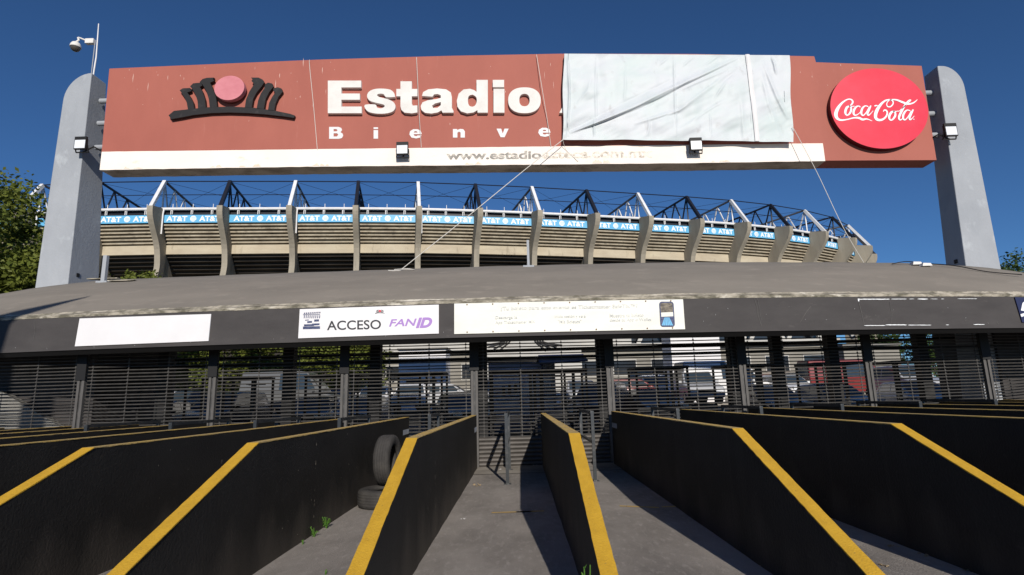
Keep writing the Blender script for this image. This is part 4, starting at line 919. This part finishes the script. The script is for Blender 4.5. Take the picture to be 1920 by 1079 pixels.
# ring cables between the trusses
b = MB(); b.tube([tuple(p) for p in ringpts(-2.4, 40.4, 0, NP)], .10, 5); b.tube([tuple(p) for p in ringpts(-2.6, 38.0, 0, NP)], .07, 5)
for i in range(1, NP - 2):
    b.tube([tuple(RP(i, -2.4, 40.3)), tuple(RP(i + 1, -12, 40.0))], .03, 4); b.tube([tuple(RP(i, -12, 40.0)), tuple(RP(i + 1, -2.4, 40.3))], .03, 4)
    b.tube([tuple(RP(i, -12, 40.0)), tuple(RP(i + 1, -22, 39.6))], .03, 4)
b.build('ring_cables', M['steel_b'], st)
# ================================================================== TREES
def tree(loc, H, R, z0, n, lm, label, leaf=.16, trunk=.22, seed=1, cat='tree', squash=1.0, name='tree', grp=None):
    random.seed(seed); root = thing(name, loc, label, cat, grp); L = Vector(loc); b = MB(); tips = []
    def limb(p, d, l, r, dep):
        pts = [p]; q = Vector(p)
        for k in range(4):
            d = (d + Vector((random.uniform(-.22, .22), random.uniform(-.22, .22), random.uniform(-.05, .18)))).normalized(); q = q + d * l / 4; pts.append(q.copy())
        b.tube(pts, r, 6, r * .45)
        tips.append(q.copy()); tips.append(pts[2].copy())
        if dep > 0:
            for k in range(3 if dep > 1 else 4):
                a = random.uniform(0, 2 * PI); nd = (d + Vector((math.cos(a), math.sin(a), random.uniform(-.1, .5))) * .8).normalized(); limb(pts[random.choice([2, 3, 4])], nd, l * .66, r * .5, dep - 1)
    th = max(z0, .5)
    b.tube([L, L + Vector((.1, 0, th * .5)), L + Vector((-.05, .05, th))], trunk, 8, trunk * .7)
    for k in range(5):
        a = k * 2 * PI / 5 + random.uniform(-.4, .4); limb(L + Vector((0, 0, th * random.uniform(.8, 1))), Vector((math.cos(a) * .7, math.sin(a) * .7, random.uniform(.5, 1.3))).normalized(), (H - th) * .42, trunk * .5, 2)
    b.build('trunk', M['bark'], root, smooth=True)
    # clumps
    cl = []
    cz = (z0 + H) / 2; hz = (H - z0) / 2
    for k in range(90):
        while True:
            v = Vector((random.uniform(-1, 1), random.uniform(-1, 1), random.uniform(-1, 1)))
            if v.length < 1: break
        v = v.normalized() * (v.length ** .45); cl.append((L + Vector((v.x * R, v.y * R, cz + v.z * hz * squash)), random.uniform(.10, .24) * R))
    for t_ in tips: cl.append((t_, random.uniform(.10, .2) * R))
    f = MB(); vs = []; fs = []
    for k in range(n):
        c, s_ = random.choice(cl); v = Vector((random.gauss(0, .55), random.gauss(0, .55), random.gauss(0, .42))) * s_; p = c + v
        a = Vector((random.uniform(-1, 1), random.uniform(-1, 1), random.uniform(-.6, .6))).normalized(); c2 = a.cross(Vector((random.uniform(-1, 1), random.uniform(-1, 1), random.uniform(-1, 1)))).normalized()
        l = leaf * random.uniform(.6, 1.4); o_ = len(vs); vs += [p - a * l * .5, p + c2 * l * .28, p + a * l * .5, p - c2 * l * .28]; fs.append((o_, o_ + 1, o_ + 2, o_ + 3))
    f.add(vs, fs); f.build('crown', M[lm], root, fix=False)
    return root
tree((-26.3, 24.5, 0), 12.9, 5.0, 2.5, 90000, 'leaf_a', 'yellow-green feathery tree behind the left pillar', .22, .28, 5)
tree((-30, 31, 0), 12.0, 5.0, 2, 30000, 'leaf_b', 'darker tree at the left edge behind the feathery one', .24, .3, 6)
tree((-21.2, 31.5, 0), 9.15, 1.9, 6.2, 9000, 'leaf_a', 'small shrubby treetop showing over the roof right of left pillar', .2, .15, 8)
tree((40.9, 44, 0), 11.7, 4.6, 3, 26000, 'leaf_b', 'dark round treetop beyond the roof at the right edge', .25, .3, 9)
tree((-18.3, 38.5, 0), 8.2, 3.2, 1.6, 20000, 'leaf_a', 'bright green tree seen through the left shutters', .24, .2, 10)
tree((-13.0, 42, 0), 8.0, 3.2, 1.8, 20000, 'leaf_a', 'green tree seen through the shutters left of access sign', .24, .2, 11)
tree((-24.5, 41.5, 0), 7.6, 3.0, 1.6, 14000, 'leaf_b', 'dark green tree seen through the far left shutters', .24, .2, 12)
tree((31.6, 44, 0), 7.4, 1.9, 2.2, 9000, 'leaf_b', 'green tree right of the sky gap seen through the shutters', .2, .18, 13)
tree((27.2, 44, 0), 7.2, 1.3, 2.2, 7000, 'leaf_b', 'narrow green tree left of the sky gap seen through the shutters', .2, .16, 14)
# ================================================================== BUILDINGS BEHIND
def bld(name, label): return thing(name, (0, 0, 0), label, 'building')
bl_ = thing('concourse_building', (2, 46, 0), 'pale concourse building seen through the shutters behind parked cars', 'building')
b = MB(); b.box((-14.5, 46.0, 0), (25, 55, 5.2)); b.build('wall', M['wall_light'], bl_)
b = MB(); b.box((-14.8, 45.6, 5.2), (25.3, 55, 5.6)); b.build('cornice', M['wall_white'], bl_)
b = MB(); b.box((-14.5, 46.0, 5.6), (9, 55, 8.2)); b.build('upper_wall', M['wall_white'], bl_)
b = MB(); b.box((9.002, 47.5, 5.6), (25, 55, 8.2)); b.build('dark_recess', M['window'], bl_)
b = MB(); b.box((9.002, 45.98, 8.21), (25, 55, 8.8)); b.build('roof_slab', M['wall_white'], bl_)
for x in (9.6, 12.6, 15.6, 18.6, 21.6, 24.2):
    b = MB(); b.beam((x, 46.5, 5.62), (x + 1.3, 46.5, 8.2), .3, .3); b.build('brace', M['wall_white'], bl_)
    b = MB(); b.beam((x + 2.7, 46.52, 5.62), (x + 1.4, 46.52, 8.2), .3, .3); b.build('brace', M['wall_white'], bl_)
for k in range(13):
    x = -13.6 + k * 3.0
    if -4 < x < 4.2: continue
    b = MB(); b.box((x, 45.96, .9), (x + 1.9, 46.05, 2.4)); fo = b.build('window', M['wall_white'], bl_)
    b = MB(); b.box((x + .08, 45.93, .98), (x + 1.82, 45.955, 2.32)); b.build('pane', M['window'], fo)
    b = MB(); b.box((x, 45.96, 3.1), (x + 1.9, 46.05, 4.4)); fo = b.build('window', M['wall_white'], bl_)
    b = MB(); b.box((x + .08, 45.93, 3.18), (x + 1.82, 45.955, 4.32)); b.build('pane', M['window'], fo)
b = MB(); b.box((12, 45.7, 2.45), (24, 45.95, 2.95)); b.build('red_stripe', mat('red_stripe', (.40, .05, .05), (.3, .04, .04)), bl_)
# white kiosk facade and big blue panel in the middle
k_ = thing('entrance_wall', (1, 44.5, 0), 'tall blank white wall with black finger emblem behind the middle gate', 'wall')
w0 = onY(885, 700, 44.5).x; w1 = onY(1092, 700, 44.5).x
b = MB(); b.box((w0, 44.5, 0), (w1, 45.2, 8.9)); b.build('wall', M['wall_white'], k_)
b = MB()
E3 = lambda x, y: onY(x, y, 44.5)
for sgn, cx in ((-1, 958), (1, 1002)):
    for q in range(4):
        x0 = cx + sgn * q * 5; pp = [(x0, 636), (x0 + sgn * 3, 642), (x0 + sgn * (12 + q * 2.5), 649.5 - q * 1.4), (x0 + sgn * (22 + q * 5), 658 - q * 3.4)]
        pts = spline([(E3(*c).x, E3(*c).z) for c in pp], 4)
        for (a_, c_) in zip(pts, pts[1:]): b.beam((a_[0], 44.46, a_[1]), (c_[0], 44.46, c_[1]), .1, .17, (0, 1, 0))
b.build('emblem', M['emblem'], k_)
bp = thing('blue_panel_board', (-.2, 27, 0), 'grey-blue event board with dark emblem standing behind the middle shutter', 'board')
p0 = onY(917, 778, 27); p1 = onY(1040, 678, 27)
b = MB(); b.box((p0.x, 27, .42), (p1.x, 27.08, p1.z)); b.build('panel', M['screen_blue'], bp)
b = MB(); b.prism([(p0.x + .05, p1.z - .75), (p0.x + .5, p1.z - .35), (p0.x + 1.2, p1.z - .2), (p0.x + 2.2, p1.z - .22), (p1.x - .2, p1.z - .6), (p1.x - .1, .8), (p0.x + .05, .8)], lambda u, v, w: (u, 26.985 - .01 * (1 - w), v)); b.build('pale_shape', mat('pale_blue_print', (.80, .80, .80), (.74, .74, .74), (.6, .6, .6)), bp)
b = MB()
for q in range(3): b.box((p0.x + .62 + q * .28, 26.95, 1.75 + q * .06), (p0.x + .76 + q * .28, 26.97, 2.15 + q * .06))
b.build('emblem', M['emblem'], bp)
b = MB(); b.box((p0.x - .05, 26.98, p1.z), (p1.x + .05, 27.1, p1.z + .22)); b.build('dark_header', M['emblem'], bp)
aw = MB(); aw.hexa([(.9, 25.2, 3.0), (3.0, 25.2, 3.1), (3.0, 27, 3.3), (.9, 27, 3.3), (.9, 25.2, 3.06), (3.0, 25.2, 3.16), (3.0, 27, 3.55), (.9, 27, 3.55)])
for x in (1.0, 2.9): aw.box((x - .03, 25.3, .42), (x + .03, 25.36, 3.0))
tag(aw.build('awning', M['navy2']), 'small navy awning tent beside the grey-blue event board', 'awning')
# white container/van body
for i, (x0, x1, y, z1, m_, l) in enumerate(((-7.9, -4.8, 38, 4.9, 'white', 'white ticket kiosk seen through the shutter below access sign'), (10.0, 13.2, 38, 5.9, 'white', 'tall white ticket kiosk seen through shutter right of the banner'), (21.2, 24.8, 38, 4.4, 'wall_light', 'low beige ticket kiosk seen through the right shutters'))):
    r_ = thing('ticket_kiosk', ((x0 + x1) / 2, y, 1.05), l, 'kiosk', 'ticket kiosks behind the gates')
    b = MB(); b.box((x0, y, 1.04), (x1, y + 2.4, z1)); o = b.build('walls', M[m_], r_)
    b = MB(); b.box((x0 - .1, y - .15, z1), (x1 + .1, y + 2.5, z1 + .12)); b.build('roof', M['wall_grey'], r_)
    b = MB(); b.box((x0 + .5, y - .02, 2.1), (x1 - .6, y - .002, 3.0)); b.build('hatch', M['window'], r_)
# booth wall at the far left and dark booth at right
bo = thing('guard_booth', (-14.5, 15.8, 0), 'dark guard booth under the far left end of canopy', 'booth')
b = MB(); b.box((-19, 15.8, 0), (-11.6, 19.5, 3.6)); b.build('wall', M['fascia'], bo)  # shade on this wall is put into its dark colour
b = MB(); b.box((-14.6, 15.76, .1), (-13.7, 15.798, 2.1)); b.build('door', M['metal_dark'], bo)
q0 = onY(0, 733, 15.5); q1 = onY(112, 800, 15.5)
fl = MB(); fl.prism([(-19, 0), (-19, q0.z + .15 * (q0.z - q1.z) * 3), (q0.x, q0.z), (q1.x, q1.z), (q1.x + .6, 0)], lambda u, v, w: (u, 15.5 + .22 * w, v))  # pale slab shaped as the sunlit triangle on the booth wall
tag(fl.build('sunlit_patch_slab', M['wall_grey']), 'light grey sloping slab standing for a sunlit patch of booth wall, far left', 'stair')
lm_ = thing('shadow_mast', (-9.95, -.65, 0), 'unseen tall thick mast added left of the camera to cast shadow on the roof', 'mast')  # unseen mast with slanted arm, added to throw the dark wedge on the roof
b = MB(); b.tube([(-9.95, -.65, 0), (-9.95, -.65, 10.1)], .42, 16, .34); b.build('mast', M['post'], lm_)
b = MB(); b.tube([(-9.95, -.65, 9.95), (-8.5, .45, 10.62)], .30, 10, .03); b.build('arm', M['post'], lm_)
bo = thing('service_room', (17, 17.4, 0), 'dark rendered service room under the right end of canopy', 'booth')
b = MB(); b.box((14.25, 17.4, 0), (20, 20, 3.6)); b.build('wall', M['fascia'], bo)
b = MB(); b.box((15.0, 17.36, .1), (16.0, 17.398, 2.1)); b.build('door', M['metal_dark'], bo)
# ================================================================== CARS
CARM = {n: mat('car_' + n.replace(' ', '_'), c, rough=.25, spec=.6) for n, c in dict(white=(.72, .72, .72), silver=(.40, .41, .43), navy=(.022, .026, .036), black=(.012, .012, .014), red=(.20, .025, .025), blue=(.045, .10, .15), grey=(.12, .125, .13)).items()}
def make_car(x, y, rz, col, typ, label):
    """side profile runs along local Y (front at -Y); wheels, glass and lamps are parts"""
    root = thing('parked_car' if typ != 'van' else 'parked_van', (0, 0, 0), label, 'car' if typ != 'van' else 'van', 'vehicles parked behind the gates')
    H = dict(car=1.46, suv=1.75, van=2.25)[typ]; L = dict(car=4.4, suv=4.7, van=5.2)[typ]; w = .9; bh = .92 if typ == 'car' else 1.08
    if typ == 'van': low = [(-L / 2, .35), (-L / 2, .85), (-L / 2 + .9, 1.15), (L / 2, 1.2), (L / 2, .35)]; cab = [(-L / 2 + .85, 1.14), (-L / 2 + 1.7, H - .05), (-L / 2 + 2.1, H), (L / 2 - .1, H), (L / 2, 1.19)]
    else: low = [(-L / 2, .32), (-L / 2 - .03, .62), (-L / 2 + .1, bh - .22), (-L / 2 + 1.15, bh), (L / 2 - .5, bh + .02), (L / 2 - .03, bh - .08), (L / 2, .4)]; cab = [(-L / 2 + 1.1, bh - .01), (-L / 2 + 1.85, H - .07), (-L / 2 + 2.3, H), (L / 2 - 1.0 if typ == 'car' else L / 2 - .45, H - .03), (L / 2 - .45 if typ == 'car' else L / 2 - .12, bh)]
    b = MB(); b.prism(low, lambda u, v, q: ((q * 2 - 1) * w, u, v)); bb = b.build('body', CARM[col], root); bevel(bb, .09, 3)
    b = MB(); zc0 = min(v for u, v in cab); b.prism(cab, lambda u, v, q: ((q * 2 - 1) * (w - .04 - (v - zc0) / (H - zc0) * .17), u, v)); cb = b.build('cabin', CARM[col], root); bevel(cb, .05, 2)
    # windscreen, rear and side glass
    (y0, z0), (y1, z1) = cab[0], cab[1]; dy, dz = y1 - y0, z1 - z0
    q = lambda t, sx: (sx * (w - .14 - t * .12), y0 + dy * t - .02 * dz / math.hypot(dy, dz) * 1.2, z0 + dz * t + .02)
    b = MB(); b.add([q(.08, -1), q(.08, 1), q(.93, 1), q(.93, -1)], [(0, 1, 2, 3)]); b.build('windscreen', M['glass_dark'], root)
    (y0r, z0r), (y1r, z1r) = cab[-1], cab[-2]
    qr = lambda t, sx: (sx * (w - .16 - t * .12), y0r + (y1r - y0r) * t + .022, z0r + (z1r - z0r) * t + .02)
    b = MB(); b.add([qr(.15, -1), qr(.15, 1), qr(.9, 1), qr(.9, -1)], [(0, 1, 2, 3)]); b.build('rear_window', M['glass_dark'], root)
    for s in (-1, 1):
        b = MB(); za, zb_ = z0 + .1, H - .14; X = lambda z: s * (w - .04 - (z - zc0) / (H - zc0) * .17 + .008)
        yf = y0 + dy * .25 + .2; yb_ = (cab[-1][0] + cab[-2][0]) / 2 - .15
        ym = (yf + yb_) / 2
        b.add([(X(za), yf - .1, za), (X(za), ym - .04, za), (X(zb_), ym - .04, zb_), (X(zb_), yf + dy * .5, zb_)], [(0, 1, 2, 3)])
        if typ != 'van': b.add([(X(za), ym + .04, za), (X(za), yb_, za), (X(zb_), yb_ - .25, zb_), (X(zb_), ym + .04, zb_)], [(0, 1, 2, 3)])
        b.build('side_window', M['glass_dark'], root)
        b = MB(); b.box((s * .62 - .17, -L / 2 - .04, .60), (s * .62 + .17, -L / 2 + .12, .76)); b.build('headlight', M['glassw'], root)
        b = MB(); b.box((s * .95 - .07, y0 + .35, z0 + .03), (s * .95 + .07, y0 + .47, z0 + .17)); b.build('wing_mirror', CARM[col], root)
        for yy in (-L / 2 + .85, L / 2 - .85):
            b = MB(); b.lathe([(.20, -.11), (.31, -.11), (.335, -.08), (.335, .08), (.31, .11), (.20, .11)], (s * .82, yy, .335), (1, 0, 0), 20); wo = b.build('wheel', M['rubber'], root, smooth=True)
            b = MB(); b.lathe([(.001, s * .09), (.19, s * .11), (.205, s * .10)], (s * .82, yy, .335), (1, 0, 0), 14); b.build('rim', M['chrome'], wo)
    b = MB(); b.box((-.42, -L / 2 - .05, .55), (.42, -L / 2 + .1, .74)); b.build('radiator_grille', M['blackm'], root)
    root.location = (x, y, .42 if y < 30 else 1.05); root.rotation_euler.z = rz
    return root
cars = [(-15.5, 25, .1, 'navy', 'car', 'dark navy saloon behind the left shutters, front to camera'), (-12.3, 24.5, -.05, 'navy', 'suv', 'dark navy car with pale windscreen behind second left shutter'), (-12.0, 31, PI / 2, 'grey', 'van', 'dark grey van standing sideways behind the left shutters'),
        (-9.0, 25.5, .15, 'black', 'car', 'black saloon behind the shutter left of the access sign'), (-6.6, 24.4, 0, 'blue', 'car', 'blue saloon behind the shutter below the access sign'), (-4.0, 32.5, PI / 2, 'silver', 'car', 'silver saloon standing sideways beyond the blue one'),
        (-2.4, 24.2, .3, 'black', 'car', 'black saloon left of the middle lane behind the turnstile'), (3.4, 24.6, -.35, 'navy', 'suv', 'dark car with pale bonnet right of the event board'), (5.8, 26, .1, 'blue', 'car', 'blue saloon right of the middle gate post'), (6.4, 33, PI / 2, 'red', 'car', 'red saloon standing sideways beyond the blue one'),
        (10.6, 25.2, 0, 'navy', 'car', 'navy saloon behind the shutter right of the banner'), (11.2, 32, PI / 2 + .1, 'white', 'van', 'white van standing sideways behind the right shutters'), (13.7, 26, .1, 'blue', 'car', 'blue saloon behind the shutter under the white paint marks'), (16.9, 25.3, -.1, 'silver', 'car', 'silver saloon at the right end of the front row'),
        (19.0, 34, PI / 2, 'red', 'van', 'dull red van standing sideways behind the right shutters'), (-19.5, 33, PI / 2, 'silver', 'car', 'silver saloon below the dark green tree on the left'), (1.2, 40, PI / 2, 'white', 'car', 'white saloon parked in front of the pale building'), (22.5, 27, 0, 'white', 'suv', 'white utility car seen near the sky gap on the right')]
cars += [(-8.5, 34.5, .05, 'white', 'car', 'white saloon in the sunny far row, below the green tree'), (-1.6, 35.5, .1, 'silver', 'suv', 'silver utility car in the sunny far row left of the blank wall'), (8.3, 36.5, 0, 'white', 'suv', 'white utility car in the sunny far row right of the blank wall'),
         (14.8, 37, .1, 'white', 'car', 'white saloon in the sunny far row beside a white van'), (17.6, 38.5, -.1, 'black', 'suv', 'black utility car in the sunny far row'), (-14.6, 35.5, -.1, 'white', 'suv', 'white utility car in the far row behind the left trees'),
         (-5.9, 31.8, .1, 'white', 'car', 'white saloon just beyond the blue saloon below the access sign'), (-10.9, 36.5, PI / 2, 'red', 'car', 'red saloon standing sideways among the far rows on the left'), (3.4, 33, .05, 'silver', 'car', 'silver saloon beyond the dark car right of the event board'),
         (9.4, 31.5, -.05, 'silver', 'suv', 'silver utility car beyond the navy saloon on the right'), (14.3, 31.8, .1, 'white', 'car', 'white saloon beyond the blue saloon under the paint marks'), (20.6, 31.6, 0, 'silver', 'suv', 'silver utility car right of the dull red van'), (-17.8, 31.6, .1, 'black', 'car', 'black saloon in the far row at the left end')]
for c in cars: make_car(*c)
# ================================================================== TYRES
def tyre(c, ax, R, w, label, tread=True):
    root = thing('old_tyre', (c[0], c[1], c[2] - (R if abs(ax[2]) < .5 else w / 2)), label, 'tyre')
    hw = w / 2
    prof = [(R * .56, -hw * .72), (R * .62, -hw * .95), (R * .78, -hw * 1.02), (R * .90, -hw * .98), (R * .965, -hw * .86), (R * .99, -hw * .62)]
    for g_ in (-.45, -.12, .18, .5): prof += [(R, hw * g_ - .012), (R * .994, hw * g_ - .008), (R * .994, hw * g_ + .008), (R, hw * g_ + .012)]
    prof += [(R * .99, hw * .68), (R * .965, hw * .86), (R * .90, hw * .98), (R * .78, hw * 1.02), (R * .62, hw * .95), (R * .56, hw * .72), (R * .60, hw * .5), (R * .88, hw * .4), (R * .9, 0), (R * .88, -hw * .4), (R * .60, -hw * .5), (R * .56, -hw * .72)]
    b = MB(); b.lathe(prof, c, ax, 56); b.build('rubber', M['rubber'], root, smooth=True)
p = onZ(705, 953, 0)
ty = p.y + .42 - .26
tyre((-2.13, ty + .02, .135 + .004), (0, 0, 1), .455, .27, 'worn black tyre lying flat on the lane beside the wall')
zb = .262; tyre((-2.20, ty + .34, zb + .40), (.99, -.10, .02), .40, .26, 'worn black tyre standing upright on top of the lying one')
# ================================================================== WEEDS AND LITTER
def weed(px, py, h, n, seed, label, xoff=0, z=0.004, at=None):
    random.seed(seed); p = Vector(at) if at else onZ(px, py, z); px_ = p.x if xoff == 0 else max(p.x, -2.56); xoff = px_ - p.x
    root = thing('weed', (p.x + xoff, p.y, 0), label, 'weed', 'weeds growing along the lane walls'); L = Vector((p.x + xoff, p.y, 0)); b = MB(); lv = MB()
    for k in range(n):
        a = random.uniform(0, 2 * PI); t_ = L + Vector((math.cos(a) * min(h, .16) * .4 * random.random(), math.sin(a) * min(h, .16) * .4 * random.random(), h * random.uniform(.5, 1)))
        b.tube([L, (L + t_) / 2 + Vector((0, 0, .02)), t_], .004, 4)
        for q in range(9):
            c = L + (t_ - L) * random.uniform(.25, 1); d = Vector((random.uniform(-1, 1), random.uniform(-1, 1), random.uniform(-.2, .8))).normalized(); s_ = d.cross(Vector((0, 0, 1))).normalized(); l = min(h, .16) * random.uniform(.18, .34)
            lv.add([c, c + d * l * .5 + s_ * l * .22, c + d * l + Vector((0, 0, -.1 * l)), c + d * l * .5 - s_ * l * .22], [(0, 1, 2, 3)])
    b.build('stem', M['weed'], root); lv.build('leaves', M['weed'], root, fix=False)
weed(597, 992, .16, 8, 1, 'green leafy weed at the wall foot left of the tyres, the larger one', -.03)
weed(566, 1008, .12, 6, 2, 'small green weed nearer the camera than the larger one on the left wall', -.02)
weed(545, 1022, .06, 4, 3, 'tiny green weed, nearest of three along the left wall', -.01)
weed(700, 950, .18, 4, 4, 'thin green weed growing in front of the lying tyre')
weed(664, 950, .12, 3, 5, 'thin weed between the lying tyre and the left wall')
weed(1128, 1079, .52, 16, 6, 'green weed at the lower end of the middle wall, bottom edge', at=(.40, 4.05, 0))
weed(610, 1078, .05, 4, 14, 'flat green weed at the bottom edge left of centre')
def litter(px, py, m_, s_, label, seed):
    random.seed(seed); p = onZ(px, py, .006); b = MB()
    for k in range(5):
        a = random.uniform(0, PI); c = p + Vector((random.uniform(-s_, s_), random.uniform(-s_, s_), .006)); u = Vector((math.cos(a), math.sin(a), random.uniform(.1, .5))) * s_ * random.uniform(.3, .7); v = Vector((-math.sin(a), math.cos(a), random.uniform(-.2, .4))) * s_ * random.uniform(.2, .5)
        zmin = min(0, (c - u).z, (c - v).z) 
        b.add([c - u - Vector((0, 0, zmin)), c + v - Vector((0, 0, zmin)), c + u - Vector((0, 0, zmin)), c - v - Vector((0, 0, zmin))], [(0, 1, 2, 3)])
    tag(b.build('litter', M[m_], fix=False), label, 'litter', 'bits of litter on the ground')
litter(936, 881, 'white', .05, 'white scrap of paper at the shutter foot in the middle lane', 1)
litter(1005, 873, 'rope', .06, 'crumpled pale scrap on the slatted shutter foot by middle wall', 2)
litter(1157, 886, 'dry', .06, 'grey-brown scrap on the ground in the lane right of the middle', 3)
litter(868, 974, 'white', .03, 'tiny white scrap in the middle of the middle lane', 4)
litter(893, 911, 'dry', .08, 'dry grass clump at the apron edge by the left wall of middle lane', 5)
litter(1433, 1062, 'dry', .04, 'dry leaf in the shade of the right wall at the bottom edge', 6)
litter(1675, 1025, 'dry', .05, 'dry leaves at the foot of the third wall on the right', 7)
litter(1735, 1041, 'dry', .05, 'dry flowers nearer the camera at the foot of third right wall', 8)
litter(1815, 1068, 'dry', .06, 'dry flowers at the lower right, nearest clump by the wall', 9)
litter(1662, 1062, 'dry', .04, 'small dry sprig beside the yellow slope at the lower right', 10)
